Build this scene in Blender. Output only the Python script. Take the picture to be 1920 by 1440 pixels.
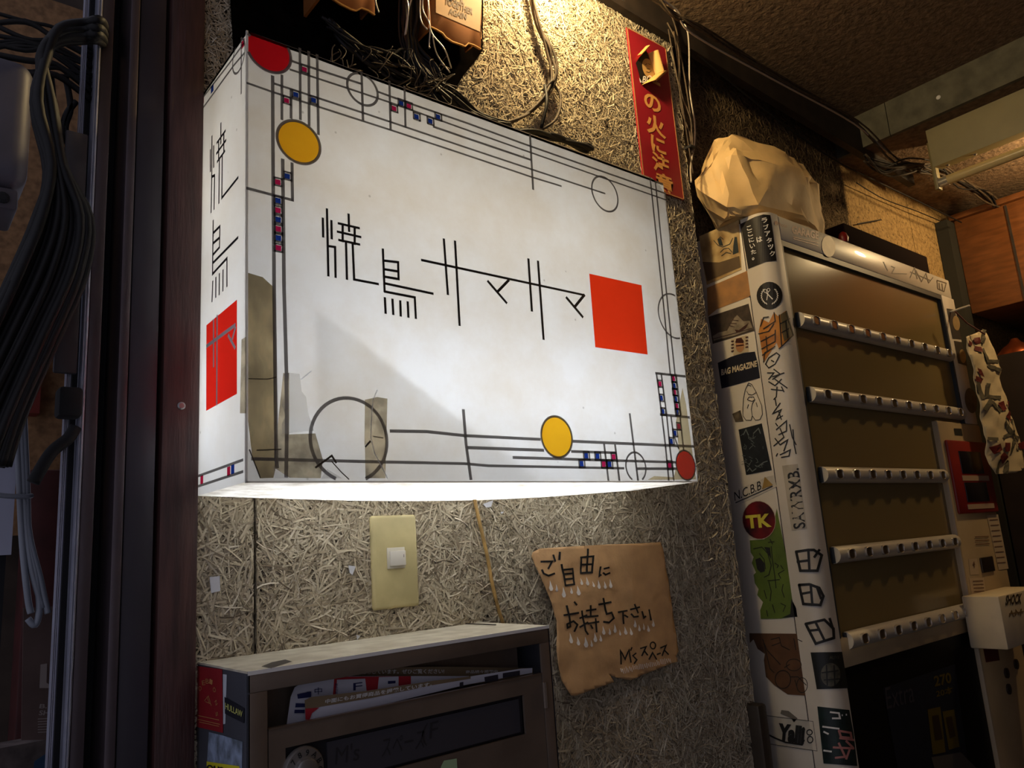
import bpy, bmesh, math, random
import numpy as np
from mathutils import Vector, Matrix
from mathutils.noise import noise as mnoise

for o in list(bpy.data.objects): bpy.data.objects.remove(o)
SC = bpy.context.scene
COL = SC.collection
random.seed(7)

# ------------------------------------------------------------------ camera, world, exposure
_vx = np.array([2768.72-960, 902.77-720, 1467.16]); _vx /= np.linalg.norm(_vx)
_vy = np.array([-270.0-960, 1114.98-720, 1467.16]); _vy -= _vx*(_vx@_vy); _vy /= np.linalg.norm(_vy)
_vz = np.cross(_vx, _vy)
CR = np.stack([_vx, _vy, _vz], 1)          # camera coordinates (right, down, forward) of the world axes
CC = np.array([-0.5114, -0.9276, 1.2039])
CF = 1467.16
cam = bpy.data.cameras.new('camera'); cam.sensor_width = 36; cam.lens = CF*36/1920
cam.clip_start = 0.02
co = bpy.data.objects.new('camera', cam); COL.objects.link(co)
m = Matrix.Identity(4)
for i in range(3):
    m[i][0] = CR[0, i]; m[i][1] = -CR[1, i]; m[i][2] = -CR[2, i]; m[i][3] = CC[i]
co.matrix_world = m
SC.camera = co

W = bpy.data.worlds.new('dusk'); SC.world = W; W.use_nodes = True
W.node_tree.nodes['Background'].inputs[0].default_value = (0.62, 0.62, 0.76, 1)
W.node_tree.nodes['Background'].inputs[1].default_value = 0.46
SC.view_settings.view_transform = 'Standard'
SC.view_settings.look = 'None'
SC.view_settings.exposure = 0.0
SC.view_settings.gamma = 1.0
SC.view_settings.use_curve_mapping = False
TUBE = 14.5       # fluorescent tube inside the sign
LAMP_A = 560.0    # bulb above the sign
LAMP_B = 230.0    # bulb in the room to the right

# ------------------------------------------------------------------ helpers
class Pl:
    """a real plane of the place; at() gives the point of it that lies in direction (px,py)"""
    def __init__(s, n, d):            # n.x = d
        s.n = Vector(n).normalized(); s.d = d
    def at(s, x, y, off=0.0):
        v = CR.T@np.array([x-960, y-720, CF]); n = np.array(s.n)
        t = (s.d-n@CC)/(n@v)
        return Vector(CC+v*t)+s.n*off
def PY(v): return Pl((0, -1, 0), -v)
def PX(v): return Pl((-1, 0, 0), -v)
def PZ(v): return Pl((0, 0, 1), v)

class MB:
    def __init__(s): s.v = []; s.f = []; s.m = []
    def add(s, vs, fs, mi=0):
        b = len(s.v); s.v += [tuple(v) for v in vs]
        for f in fs: s.f.append(tuple(b+i for i in f)); s.m.append(mi)
        return s
    def box(s, x0, y0, z0, x1, y1, z1, mi=0):
        vs = [(x0,y0,z0),(x1,y0,z0),(x1,y1,z0),(x0,y1,z0),(x0,y0,z1),(x1,y0,z1),(x1,y1,z1),(x0,y1,z1)]
        return s.add(vs, [(0,3,2,1),(4,5,6,7),(0,1,5,4),(1,2,6,5),(2,3,7,6),(3,0,4,7)], mi)
    def prism(s, pts, n, t, mi=0):
        """polygon with thickness t on the far side of n"""
        n = Vector(n); k = len(pts); pts = [Vector(p) for p in pts]
        a = Vector((0,0,0))
        for i in range(k): a += pts[i].cross(pts[(i+1) % k])
        if a.dot(n) < 0: pts = pts[::-1]
        vs = pts+[p-n*t for p in pts]
        fs = [tuple(range(k)), tuple(range(2*k-1, k-1, -1))]
        for i in range(k):
            j = (i+1) % k; fs.append((i, i+k, j+k, j))
        return s.add(vs, fs, mi)
    def tube(s, pts, r, n=8, mi=0, cap=True):
        pts = [Vector(p) for p in pts]; k = len(pts)
        rr = r if isinstance(r, (list, tuple)) else [r]*k
        T = [(pts[min(i+1, k-1)]-pts[max(i-1, 0)]).normalized() for i in range(k)]
        up = Vector((0, 0, 1)) if abs(T[0].z) < .9 else Vector((1, 0, 0))
        N = (up-T[0]*up.dot(T[0])).normalized(); vs = []
        for i in range(k):
            N = (N-T[i]*N.dot(T[i]))
            if N.length < 1e-6: N = T[i].orthogonal()
            N.normalize(); B = T[i].cross(N)
            for j in range(n):
                a = 2*math.pi*j/n; vs.append(pts[i]+(N*math.cos(a)+B*math.sin(a))*rr[i])
        fs = []
        for i in range(k-1):
            for j in range(n):
                j2 = (j+1) % n; fs.append((i*n+j, i*n+j2, (i+1)*n+j2, (i+1)*n+j))
        if cap:
            fs.append(tuple(range(n-1, -1, -1))); fs.append(tuple(range((k-1)*n, k*n)))
        return s.add(vs, fs, mi)
    def ribbon(s, pts, w, n, mi=0, round_=True):
        """flat pen stroke of width w on a plane with normal n"""
        n = Vector(n); pts = [Vector(p) for p in pts]; k = len(pts); L = []; R = []
        for i in range(k):
            d1 = (pts[i]-pts[i-1]).normalized() if i > 0 else None
            d2 = (pts[i+1]-pts[i]).normalized() if i < k-1 else None
            if d1 is None: t = d2; q = 1
            elif d2 is None: t = d1; q = 1
            else:
                t = d1+d2
                if t.length < 1e-4: t = d1
                t.normalize(); q = 1/max(.45, math.sqrt(max(0.0, (1+d1.dot(d2))/2)))
            p = pts[i]
            if round_ and i == 0: p = p-t*w*.3
            if round_ and i == k-1: p = p+t*w*.3
            sd = n.cross(t).normalized()*w*.5*q
            L.append(p+sd); R.append(p-sd)
        vs = L+R; fs = [(i+k, i+k+1, i+1, i) for i in range(k-1)]
        return s.add(vs, fs, mi)
    def lathe(s, prof, c, n=24, axis=(0,0,1), mi=0):
        A = Vector(axis).normalized(); u = A.orthogonal().normalized(); w = A.cross(u); c = Vector(c)
        vs = []; k = len(prof)
        for r, h in prof:
            for j in range(n):
                a = 2*math.pi*j/n; vs.append(c+A*h+(u*math.cos(a)+w*math.sin(a))*r)
        fs = [(i*n+j, i*n+(j+1) % n, (i+1)*n+(j+1) % n, (i+1)*n+j) for i in range(k-1) for j in range(n)]
        fs.append(tuple(range(n-1, -1, -1))); fs.append(tuple(range((k-1)*n, k*n)))
        return s.add(vs, fs, mi)
    def build(s, name, mat, parent=None, label=None, cat=None, group=None, kind=None, smooth=False, bevel=0, seg=2):
        me = bpy.data.meshes.new(name); me.from_pydata(s.v, [], s.f)
        mats = mat if isinstance(mat, (list, tuple)) else [mat]
        for q in mats: me.materials.append(q)
        if len(mats) > 1: me.polygons.foreach_set('material_index', s.m)
        me.validate(); me.update()
        if bevel:
            bm = bmesh.new(); bm.from_mesh(me)
            bmesh.ops.remove_doubles(bm, verts=bm.verts, dist=1e-6)
            es = [e for e in bm.edges if e.is_manifold and e.calc_face_angle(0) > .5]
            bmesh.ops.bevel(bm, geom=es, offset=bevel, segments=seg, affect='EDGES', profile=.5, clamp_overlap=True)
            bm.to_mesh(me); bm.free()
        if smooth or bevel:
            me.polygons.foreach_set('use_smooth', [True]*len(me.polygons))
            if bevel or smooth == 'auto':
                try: me.set_sharp_from_angle(angle=math.radians(35))
                except Exception: pass
        ob = bpy.data.objects.new(name, me); COL.objects.link(ob)
        return tag(ob, parent, label, cat, group, kind)

def tag(ob, parent=None, label=None, cat=None, group=None, kind=None):
    if parent is not None:
        ob.parent = parent; ob.matrix_parent_inverse = parent.matrix_basis.inverted()
    if label: ob['label'] = label
    if cat: ob['category'] = cat
    if group: ob['group'] = group
    if kind: ob['kind'] = kind
    return ob
def empty(name, loc, label=None, cat=None, group=None, kind=None):
    o = bpy.data.objects.new(name, None); o.empty_display_size = .05; o.location = loc
    COL.objects.link(o)
    return tag(o, None, label, cat, group, kind)
def px(pl, pts, off=0.0): return [pl.at(x, y, off) for x, y in pts]
def zo(ox, oy, k):                       # points read in an enlarged crop -> photo pixels
    return lambda pts: [(ox+x/k, oy+y/k) for x, y in pts]
def smooth_path(pts, sub=6):
    pts = [Vector(p) for p in pts]; out = []
    for i in range(len(pts)-1):
        p0 = pts[max(i-1, 0)]; p1 = pts[i]; p2 = pts[i+1]; p3 = pts[min(i+2, len(pts)-1)]
        for k in range(sub):
            t = k/sub
            out.append(.5*((2*p1)+(p2-p0)*t+(2*p0-5*p1+4*p2-p3)*t*t+(3*p1-p0-3*p2+p3)*t**3))
    out.append(pts[-1]); return out
_tc = {}
def text_verts(body, bold=0.0):
    if (body, bold) in _tc: return _tc[(body, bold)]
    cu = bpy.data.curves.new('t', 'FONT'); cu.body = body; cu.size = 1; cu.offset = bold; cu.resolution_u = 3
    ob = bpy.data.objects.new('t', cu); COL.objects.link(ob)
    dg = bpy.context.evaluated_depsgraph_get(); ev = ob.evaluated_get(dg); me = ev.to_mesh()
    v = [tuple(q.co) for q in me.vertices]; f = [tuple(q.vertices) for q in me.polygons]
    ev.to_mesh_clear(); bpy.data.objects.remove(ob); bpy.data.curves.remove(cu)
    _tc[(body, bold)] = (v, f); return v, f
def text(mb, pl, body, a, b, h, off=.0006, bold=0.0, mi=0, fn=None, slant=0.0):
    """lettering from photo point a (left of baseline) to b on plane pl; h = letter height / line length"""
    A = pl.at(*a, off); B = pl.at(*b, off); r = (B-A); Wd = r.length; r.normalize(); u = pl.n.cross(r)
    v, f = text_verts(body, bold)
    if not v: return mb
    x0 = min(q[0] for q in v); x1 = max(q[0] for q in v); y0 = min(q[1] for q in v); y1 = max(q[1] for q in v)
    sx = Wd/(x1-x0); sy = h*Wd/(y1-y0)
    vs = [A+r*((q[0]-x0)*sx+slant*(q[1]-y0)*sy)+u*((q[1]-y0)*sy) for q in v]
    if fn: vs = [fn(p) for p in vs]
    return mb.add(vs, f, mi)
def circ(pl, c, r, n=40, off=0.0, a0=0, a1=2*math.pi):
    c = pl.at(*c, off); up = Vector((0, 0, 1)); rt = up.cross(pl.n).normalized()
    return [c+(rt*math.cos(a0+(a1-a0)*i/n)+up*math.sin(a0+(a1-a0)*i/n))*r for i in range(n+1)]

# ------------------------------------------------------------------ materials
def lin(c): return tuple((x/12.92 if x <= .04045 else ((x+.055)/1.055)**2.4) for x in c)
def rgb(r, g, b): return lin((r/255, g/255, b/255))
def mat(name, col, rough=.6, metal=0.0, var=0.0, scale=20.0, bump=0.0, bscale=60.0, col2=None, spec=.5, stretch=None, coat=0.0):
    M = bpy.data.materials.new(name); M.use_nodes = True; nt = M.node_tree; N = nt.nodes; L = nt.links
    b = N['Principled BSDF']; b.inputs['Roughness'].default_value = rough; b.inputs['Metallic'].default_value = metal
    b.inputs['Specular IOR Level'].default_value = spec; b.inputs['Coat Weight'].default_value = coat
    b.inputs['Base Color'].default_value = (*col, 1)
    if var or col2 or bump:
        tc = N.new('ShaderNodeTexCoord'); mp = N.new('ShaderNodeMapping'); L.new(tc.outputs['Object'], mp.inputs[0])
        if stretch: mp.inputs['Scale'].default_value = stretch
        if var or col2:
            nz = N.new('ShaderNodeTexNoise'); nz.inputs['Scale'].default_value = scale; nz.inputs['Detail'].default_value = 6
            L.new(mp.outputs[0], nz.inputs['Vector'])
            rp = N.new('ShaderNodeValToRGB'); L.new(nz.outputs['Fac'], rp.inputs[0])
            c2 = col2 if col2 else tuple(max(0, x*(1-var)) for x in col)
            c1 = col if col2 else tuple(min(1, x*(1+var*.6)) for x in col)
            rp.color_ramp.elements[0].position = .35; rp.color_ramp.elements[0].color = (*c2, 1)
            rp.color_ramp.elements[1].position = .65; rp.color_ramp.elements[1].color = (*c1, 1)
            L.new(rp.outputs[0], b.inputs['Base Color'])
        if bump:
            nb = N.new('ShaderNodeTexNoise'); nb.inputs['Scale'].default_value = bscale; nb.inputs['Detail'].default_value = 5
            L.new(mp.outputs[0], nb.inputs['Vector'])
            bp = N.new('ShaderNodeBump'); bp.inputs['Strength'].default_value = bump; bp.inputs['Distance'].default_value = .004
            L.new(nb.outputs['Fac'], bp.inputs['Height']); L.new(bp.outputs[0], b.inputs['Normal'])
    return M
def emis(name, col, k):
    M = bpy.data.materials.new(name); M.use_nodes = True; nt = M.node_tree; nt.nodes.clear()
    e = nt.nodes.new('ShaderNodeEmission'); e.inputs[0].default_value = (*col, 1); e.inputs[1].default_value = k
    o = nt.nodes.new('ShaderNodeOutputMaterial'); nt.links.new(e.outputs[0], o.inputs[0]); return M
def sheet(name, dcol, tcol, fac, dirt=0.0, gloss=.04, dscale=9.0, dirtcol=(.75, .62, .42)):
    """translucent plastic: diffuse mixed with translucent, optional dirt, slight gloss"""
    M = bpy.data.materials.new(name); M.use_nodes = True; nt = M.node_tree; N = nt.nodes; L = nt.links; N.clear()
    d = N.new('ShaderNodeBsdfDiffuse'); t = N.new('ShaderNodeBsdfTranslucent'); g = N.new('ShaderNodeBsdfGlossy')
    mx = N.new('ShaderNodeMixShader'); m2 = N.new('ShaderNodeMixShader'); o = N.new('ShaderNodeOutputMaterial')
    d.inputs[0].default_value = (*dcol, 1); t.inputs[0].default_value = (*tcol, 1)
    g.inputs['Roughness'].default_value = .28
    mx.inputs[0].default_value = fac; m2.inputs[0].default_value = gloss
    L.new(d.outputs[0], mx.inputs[1]); L.new(t.outputs[0], mx.inputs[2]); L.new(mx.outputs[0], m2.inputs[1]); L.new(g.outputs[0], m2.inputs[2]); L.new(m2.outputs[0], o.inputs[0])
    if dirt:
        tc = N.new('ShaderNodeTexCoord')
        nz = N.new('ShaderNodeTexNoise'); nz.inputs['Scale'].default_value = dscale; nz.inputs['Detail'].default_value = 9; nz.inputs['Roughness'].default_value = .65
        L.new(tc.outputs['Object'], nz.inputs['Vector'])
        rp = N.new('ShaderNodeValToRGB'); L.new(nz.outputs['Fac'], rp.inputs[0])
        rp.color_ramp.elements[0].position = .3; rp.color_ramp.elements[0].color = tuple(1-dirt*(1-x) for x in dirtcol)+(1,)
        rp.color_ramp.elements[1].position = .62; rp.color_ramp.elements[1].color = (1, 1, 1, 1)
        vz = N.new('ShaderNodeTexVoronoi'); vz.inputs['Scale'].default_value = 26; L.new(tc.outputs['Object'], vz.inputs['Vector'])
        sp = N.new('ShaderNodeValToRGB'); L.new(vz.outputs['Distance'], sp.inputs[0])
        sp.color_ramp.elements[0].position = .03; sp.color_ramp.elements[0].color = (.45, .42, .38, 1)
        sp.color_ramp.elements[1].position = .055; sp.color_ramp.elements[1].color = (1, 1, 1, 1)
        q = N.new('ShaderNodeMix'); q.data_type = 'RGBA'; q.blend_type = 'MULTIPLY'; q.inputs[0].default_value = .6
        L.new(rp.outputs[0], q.inputs[6]); L.new(sp.outputs[0], q.inputs[7])
        for s_, c_ in ((d, dcol), (t, tcol)):
            mu = N.new('ShaderNodeMix'); mu.data_type = 'RGBA'; mu.blend_type = 'MULTIPLY'; mu.inputs[0].default_value = 1
            mu.inputs[6].default_value = (*c_, 1); L.new(q.outputs[2], mu.inputs[7]); L.new(mu.outputs[2], s_.inputs[0])
    return M
def film(name, col, diff=.12, var=0.0, scale=30.0, stretch=(1, 1, 1)):
    """transparent ink: filters the light of the sheet below, with a little own reflection"""
    M = bpy.data.materials.new(name); M.use_nodes = True; nt = M.node_tree; N = nt.nodes; L = nt.links; N.clear()
    t = N.new('ShaderNodeBsdfTransparent'); t.inputs[0].default_value = (*col, 1)
    d = N.new('ShaderNodeBsdfDiffuse'); d.inputs[0].default_value = (*[x*.8 for x in col], 1)
    mx = N.new('ShaderNodeMixShader'); mx.inputs[0].default_value = diff; o = N.new('ShaderNodeOutputMaterial')
    L.new(t.outputs[0], mx.inputs[1]); L.new(d.outputs[0], mx.inputs[2]); L.new(mx.outputs[0], o.inputs[0])
    if var:
        tc = N.new('ShaderNodeTexCoord'); mp = N.new('ShaderNodeMapping'); mp.inputs['Scale'].default_value = stretch; L.new(tc.outputs['Object'], mp.inputs[0])
        nz = N.new('ShaderNodeTexNoise'); nz.inputs['Scale'].default_value = scale; nz.inputs['Detail'].default_value = 8; L.new(mp.outputs[0], nz.inputs['Vector'])
        rp = N.new('ShaderNodeValToRGB'); L.new(nz.outputs['Fac'], rp.inputs[0]); e = rp.color_ramp.elements
        e[0].position = .36; e[0].color = (*[x*(1-var) for x in col], 1); e[1].position = .62; e[1].color = (*[min(1, x*(1+var*.35)) for x in col], 1)
        L.new(rp.outputs[0], t.inputs[0])
    return M
def island_mat(name, cols, rough=.85):
    M = bpy.data.materials.new(name); M.use_nodes = True; nt = M.node_tree; N = nt.nodes; L = nt.links
    b = N['Principled BSDF']; b.inputs['Roughness'].default_value = rough; b.inputs['Specular IOR Level'].default_value = .25
    g = N.new('ShaderNodeNewGeometry'); rp = N.new('ShaderNodeValToRGB'); L.new(g.outputs['Random Per Island'], rp.inputs[0])
    e = rp.color_ramp.elements; e[0].color = (*cols[0], 1); e[1].color = (*cols[-1], 1)
    for i, c in enumerate(cols[1:-1]):
        k = e.new((i+1)/(len(cols)-1)); k.color = (*c, 1)
    L.new(rp.outputs[0], b.inputs['Base Color']); return M

M_black = mat('black_ink', (.012, .012, .012), .6)
M_white = mat('white_ink', (.75, .73, .7), .6)
M_blackcable = mat('black_cable', rgb(16, 15, 17), .6, spec=.35, var=.4, scale=80)
M_dustcable = mat('dusty_cable', rgb(72, 58, 42), .7, var=.5, scale=90)
M_greycable = mat('grey_cable', rgb(120, 125, 135), .45, var=.15)
M_brown_cable = mat('tan_cable', rgb(176, 140, 80), .55, var=.3, scale=60)
M_silver = mat('bright_cable', rgb(190, 180, 165), .35, metal=.3)

# ------------------------------------------------------------------ the setting
WALL_END = .79; REC = .06
M_wallbase = mat('board_base', rgb(70, 58, 42), .9, var=.4, scale=150, bump=.5, bscale=300)
M_strand = island_mat('wood_wool', [rgb(126, 112, 92), rgb(178, 164, 139), rgb(194, 180, 154), rgb(208, 196, 169), rgb(158, 144, 119), rgb(222, 211, 188)])
M_strand2 = island_mat('wood_wool_shaded', [rgb(92, 76, 56), rgb(122, 102, 76), rgb(140, 118, 88), rgb(106, 88, 64)])  # darker copy of the wood wool, the recess's shade put into its colours
M_speck = mat('speckled_board', rgb(178, 146, 94), .9, col2=rgb(138, 110, 66), scale=110, bump=.6, bscale=140)
nt = M_speck.node_tree; vz = nt.nodes.new('ShaderNodeTexVoronoi'); vz.inputs['Scale'].default_value = 70; tcs = nt.nodes.new('ShaderNodeTexCoord'); nt.links.new(tcs.outputs['Object'], vz.inputs['Vector'])
rps = nt.nodes.new('ShaderNodeValToRGB'); rps.color_ramp.elements[0].position = .13; rps.color_ramp.elements[0].color = (.16, .12, .07, 1); rps.color_ramp.elements[1].position = .24; nt.links.new(vz.outputs['Distance'], rps.inputs[0])
mxs = nt.nodes.new('ShaderNodeMix'); mxs.data_type = 'RGBA'; mxs.blend_type = 'MULTIPLY'; mxs.inputs[0].default_value = .85
pbs = nt.nodes['Principled BSDF']; src_ = pbs.inputs['Base Color'].links[0].from_socket; nt.links.new(src_, mxs.inputs[6]); nt.links.new(rps.outputs[0], mxs.inputs[7]); nt.links.new(mxs.outputs[2], pbs.inputs['Base Color'])
M_ceil = mat('ceiling_board', rgb(120, 97, 74), .9, var=.35, scale=60, bump=1.0, bscale=90)
M_beam = mat('beam_board', rgb(96, 92, 76), .85, var=.3, scale=25, bump=.3)
M_darkwood = mat('dark_trim', rgb(40, 30, 24), .7, var=.4, scale=30)
M_redwood = mat('red_brown_wood', rgb(74, 46, 42), .6, var=.4, scale=12, bump=.25, bscale=40, stretch=(8, 8, .8))

def strands(name, x0, x1, z0, z1, y, count, lmin, lmax, wmin, wmax, material, parent, holes=(), seams=(), seed=1):
    rng = np.random.default_rng(seed)
    cx = rng.uniform(x0, x1, count*2); cz = rng.uniform(z0, z1, count*2)
    keep = np.ones(len(cx), bool)
    for hx0, hx1, hz0, hz1 in holes: keep &= ~((cx > hx0) & (cx < hx1) & (cz > hz0) & (cz < hz1))
    cx = cx[keep][:count]; cz = cz[keep][:count]; n = len(cx)
    th = rng.uniform(0, 2*np.pi, n); ln = rng.uniform(lmin, lmax, n); wd = rng.uniform(wmin, wmax, n)
    kap = rng.normal(0, 14, n); tilt = rng.normal(0, .42, n); yb = rng.uniform(.0004, .0055, n); pit = rng.normal(0, .04, n)
    S = 5; V = np.zeros((n, S, 2, 3))
    px_ = cx.copy(); pz_ = cz.copy(); ang = th.copy()
    for i in range(S):
        dx = -np.sin(ang); dz = np.cos(ang)
        yy = y-np.clip(yb+pit*(i-2)*ln/(S-1), .0003, .007)
        for k, sg in ((0, -1), (1, 1)):
            V[:, i, k, 0] = px_+sg*dx*wd/2*np.cos(tilt); V[:, i, k, 2] = pz_+sg*dz*wd/2*np.cos(tilt)
            V[:, i, k, 1] = np.minimum(yy+sg*wd/2*np.sin(tilt), y)
        px_ += np.cos(ang)*ln/(S-1); pz_ += np.sin(ang)*ln/(S-1); ang += kap*ln/(S-1)
    V[..., 0] = np.clip(V[..., 0], x0, x1); V[..., 2] = np.clip(V[..., 2], z0, z1)
    for sx in seams:
        side = (cx > sx)[:, None, None]
        V[..., 0] = np.where(side, np.maximum(V[..., 0], sx+.0016), np.minimum(V[..., 0], sx-.0016))
    base = (np.arange(n)*S*2)[:, None]; q = []
    for i in range(S-1): q.append(base+np.array([i*2, i*2+2, i*2+3, i*2+1])[None])
    F = np.stack(q, 1).reshape(-1, 4)
    me = bpy.data.meshes.new(name); me.vertices.add(n*S*2); me.vertices.foreach_set('co', V.reshape(-1).astype(np.float32))
    me.loops.add(F.size); me.loops.foreach_set('vertex_index', F.reshape(-1).astype(np.int32))
    me.polygons.add(len(F)); me.polygons.foreach_set('loop_start', np.arange(0, F.size, 4, dtype=np.int32))
    me.update(calc_edges=True); me.materials.append(material)
    ob = bpy.data.objects.new(name, me); COL.objects.link(ob); return tag(ob, parent, None, None, None, 'stuff')

CEIL = 2.35; LOW = 2.25; BEAM = 1.62
wl = MB().box(-.225, 0, 0, WALL_END, .10, CEIL).build('wall_back', M_wallbase, kind='structure', label='grey-brown wood-wool fibre board wall behind the lit sign')
seamx = PY(0).at(475, 1050).x
hs = [(-.2, .49, 1.31, 1.78), (-.2, .29, .7, 1.07)]
strands('wood_wool_strands', -.222, WALL_END, .72, 1.5, 0, 46000, .014, .052, .0009, .0028, M_strand, wl, hs, [seamx], 3)
strands('wood_wool_strands', -.222, WALL_END, 1.5, CEIL, 0, 72000, .007, .026, .0007, .0019, M_strand, wl, hs, [seamx], 4)
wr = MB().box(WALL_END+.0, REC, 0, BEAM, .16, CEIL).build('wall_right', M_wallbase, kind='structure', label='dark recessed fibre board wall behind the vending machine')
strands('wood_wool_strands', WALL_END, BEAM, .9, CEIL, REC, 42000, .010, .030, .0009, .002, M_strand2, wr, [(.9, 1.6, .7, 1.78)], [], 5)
# speckled boards further right, one object for each board
jx = PY(REC).at(1694, 350).x
sp = MB().box(BEAM+.001, REC, 0, jx-.001, .16, LOW+.02).build('wall_side', M_speck, kind='structure', label='warm speckled board wall right of the beam')
MB().box(jx+.002, REC, 0, 3.3, .16, LOW+.02).build('panel', M_speck, sp)
MB().box(-1.6, -2.2, -.05, 3.3, 1.0, 0).build('floor', mat('floor_concrete', rgb(70, 66, 62), .8, var=.3, scale=8), kind='structure', label='dark concrete floor')
cl = MB().box(-.45, -1.7, CEIL, BEAM, REC+.1, CEIL+.08).build('ceiling', M_ceil, kind='structure', label='dark brown textured ceiling board')
MB().box(BEAM, -1.7, LOW, 3.3, REC+.1, LOW+.18).build('ceiling_low', M_ceil, kind='structure', label='lower brown ceiling beyond the grey beam')
MB().box(-.35, -1.78, 0, 3.3, -1.7, CEIL+.08).build('sky_block_wall', mat('block_wall', rgb(84, 72, 62), .9, var=.3, scale=6), kind='structure', label='unseen dark wall added behind the camera to block sky light')  # unseen wall, added to keep frontal sky light out
MB().box(3.3, -1.78, 0, 3.38, .16, CEIL+.08).build('wall_far', mat('alley_end', rgb(84, 68, 52), .9, var=.3, scale=6), kind='structure', label='dim wall closing the room on the right')
bmx = MB()
seg_y = [.06, -.10, -.55, -1.7]
for i in range(3): bmx.box(BEAM-.014, seg_y[i+1]+.001, LOW, BEAM, seg_y[i]-.001, CEIL)
bmx.build('beam_face', M_beam, kind='structure', label='grey cement board face of the dropped beam')
MB().lathe([(.004, 0), (.006, .002), (.003, .004)], PX(BEAM-.014).at(1760, 183), 10, (-1, 0, 0)).build('screw_head', M_white, bpy.data.objects['beam_face'])
# dark board trim under the ceiling
tb = MB()
tb.prism([(.2, -.022, 2.292), (BEAM+.3, -.022, 2.215), (BEAM+.3, -.022, 2.335), (.2, -.022, 2.335)], (0, -1, 0), .02)
tb.build('trim_1', M_darkwood, kind='structure', label='black board trim between fibre wall and ceiling')

# ------------------------------------------------------------------ left: door frame of vertical rails, wood post
def postx(a, y, yy=950): return PY(y).at(a, yy).x
x0, x1 = postx(300, -.015), postx(372, -.015)
wp = MB().box(x0, -.015, 0, x1, .09, CEIL).build('trim_2', M_redwood, kind='structure', label='red-brown wooden post left of the lit sign', bevel=.002)
scp = PY(-.015).at(340, 761)
MB().lathe([(.0045, 0), (.0045, .001), (.003, .002)], scp, 12, (0, -1, 0)).build('screw', mat('screw_zinc', rgb(150, 150, 150), .4, 1.0), wp)
door = empty('door_1', (-.3, 0, 0), label='sliding door frame of dark and bare aluminium rails', kind='structure')
M_dk = mat('dark_bronze', rgb(62, 58, 66), .45, .3, var=.2, scale=6)
M_dk2 = mat('dark_bronze_rail', rgb(84, 74, 78), .4, .4, var=.2, scale=8)
M_alu = mat('aluminium_rail', rgb(176, 178, 194), .35, .35, var=.15, scale=30)
M_blk = mat('black_gap', rgb(14, 14, 18), .8)
for a, b, y, d, M_ in ((288, 301, .03, .05, M_blk), (233, 289, -.012, .08, M_dk), (212, 232, -.025, .09, M_dk2), (176, 213, .035, .05, M_blk),
                       (151, 177, -.02, .08, M_dk2), (141, 151, -.028, .02, M_alu), (122, 141, -.008, .02, M_blk), (111, 122, -.02, .008, M_alu)):
    MB().box(postx(a, y), y, 0, postx(b, y), y+d, CEIL).build('rail', M_, door, bevel=.0015)
for a in (112, 115, 118): MB().box(postx(a, -.023), -.0235, 0, postx(a+1.6, -.023), -.019, CEIL).build('ridge', M_alu, door)
for a in (142, 146): MB().box(postx(a, -.031), -.0315, 0, postx(a+1.6, -.031), -.027, CEIL).build('ridge', M_alu, door)
p = PY(-.03)
a = p.at(106, 728); b = p.at(149, 786)
MB().box(a.x, -.045, b.z, b.x, -.021, a.z).build('latch', M_blk, door, bevel=.004)
a = p.at(112, 470); b = p.at(166, 252)
MB().box(a.x, -.03, p.at(130, 700).z, b.x, -.024, b.z).build('cover_plate', mat('cover_plate', rgb(66, 62, 66), .5, .2), door, bevel=.002)

# beyond the door frame: a passage
bw = MB().box(-.9, .45, 0, -.225, .5, CEIL).build('wall_left', mat('passage_wall', rgb(70, 58, 50), .9, var=.3), kind='structure', label='dim brown wall of the passage beyond the door frame')
q = PY(.36)
a = q.at(-80, -60); b = q.at(128, 1000)
MB().box(a.x, .36, b.z, b.x, .372, a.z).build('fibre_panel', mat('fibre_panel', rgb(150, 112, 76), .9, var=.35, scale=90), label='tan fibre panel seen behind the black cable bundle', cat='panel')
q = PY(.33); a = q.at(60, 640); b = q.at(74, 775)
MB().box(a.x, .33, b.z, b.x, .358, a.z).build('red_strip', mat('red_strip', rgb(120, 40, 30), .6), label='narrow red strip on the tan fibre panel', cat='strip')
q = PY(.30); a = q.at(56, 880); b = q.at(118, 1150)
MB().box(a.x, .30, 0, b.x, .355, a.z).build('red_box', mat('dark_red_box', rgb(76, 32, 30), .6, var=.3), label='dark red upright box standing behind the aluminium rails', cat='box', bevel=.003)
q = PY(.20)
po = MB(); po.prism(px(q, [(44, 1140), (99, 1137), (93, 1387), (40, 1388)]), q.n, .002)
po = po.build('cardboard_poster', mat('poster_card', rgb(120, 98, 92), .8, var=.2), label='mauve-brown poster with pale block print behind the rails', cat='poster')
t = MB(); t.prism(px(q, [(76, 1246), (88, 1244), (87, 1280), (92, 1283), (91, 1290), (74, 1290)], .0008), q.n, .0006)
text(t, q, 'B.I', (73, 1328), (92, 1328), .45, .0008, .02); text(t, q, 'SH', (72, 1341), (91, 1341), .5, .0008, .02)
for k in range(6): t.ribbon(px(q, [(71, 1348+5*k), (90, 1347+5*k)], .0008), .0008, q.n)
t.build('print', mat('poster_print', rgb(190, 176, 170), .8), po)
t = MB(); t.prism(px(q, [(62, 1425), (82, 1412), (98, 1418), (96, 1470), (55, 1470)], .01), q.n, .001)
t.build('blue_paper', mat('blue_paper', rgb(50, 84, 120), .7, var=.3), label='torn blue paper scrap below the mauve poster', cat='paper')
t = MB().box(q.at(-60, 1395).x, .2, 0, q.at(110, 1395).x, .24, q.at(60, 1392).z)
t.build('card_stack', mat('grey_card', rgb(112, 100, 96), .8, var=.4, scale=60), label='grey-brown card pile under the mauve poster', cat='cardboard')
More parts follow.
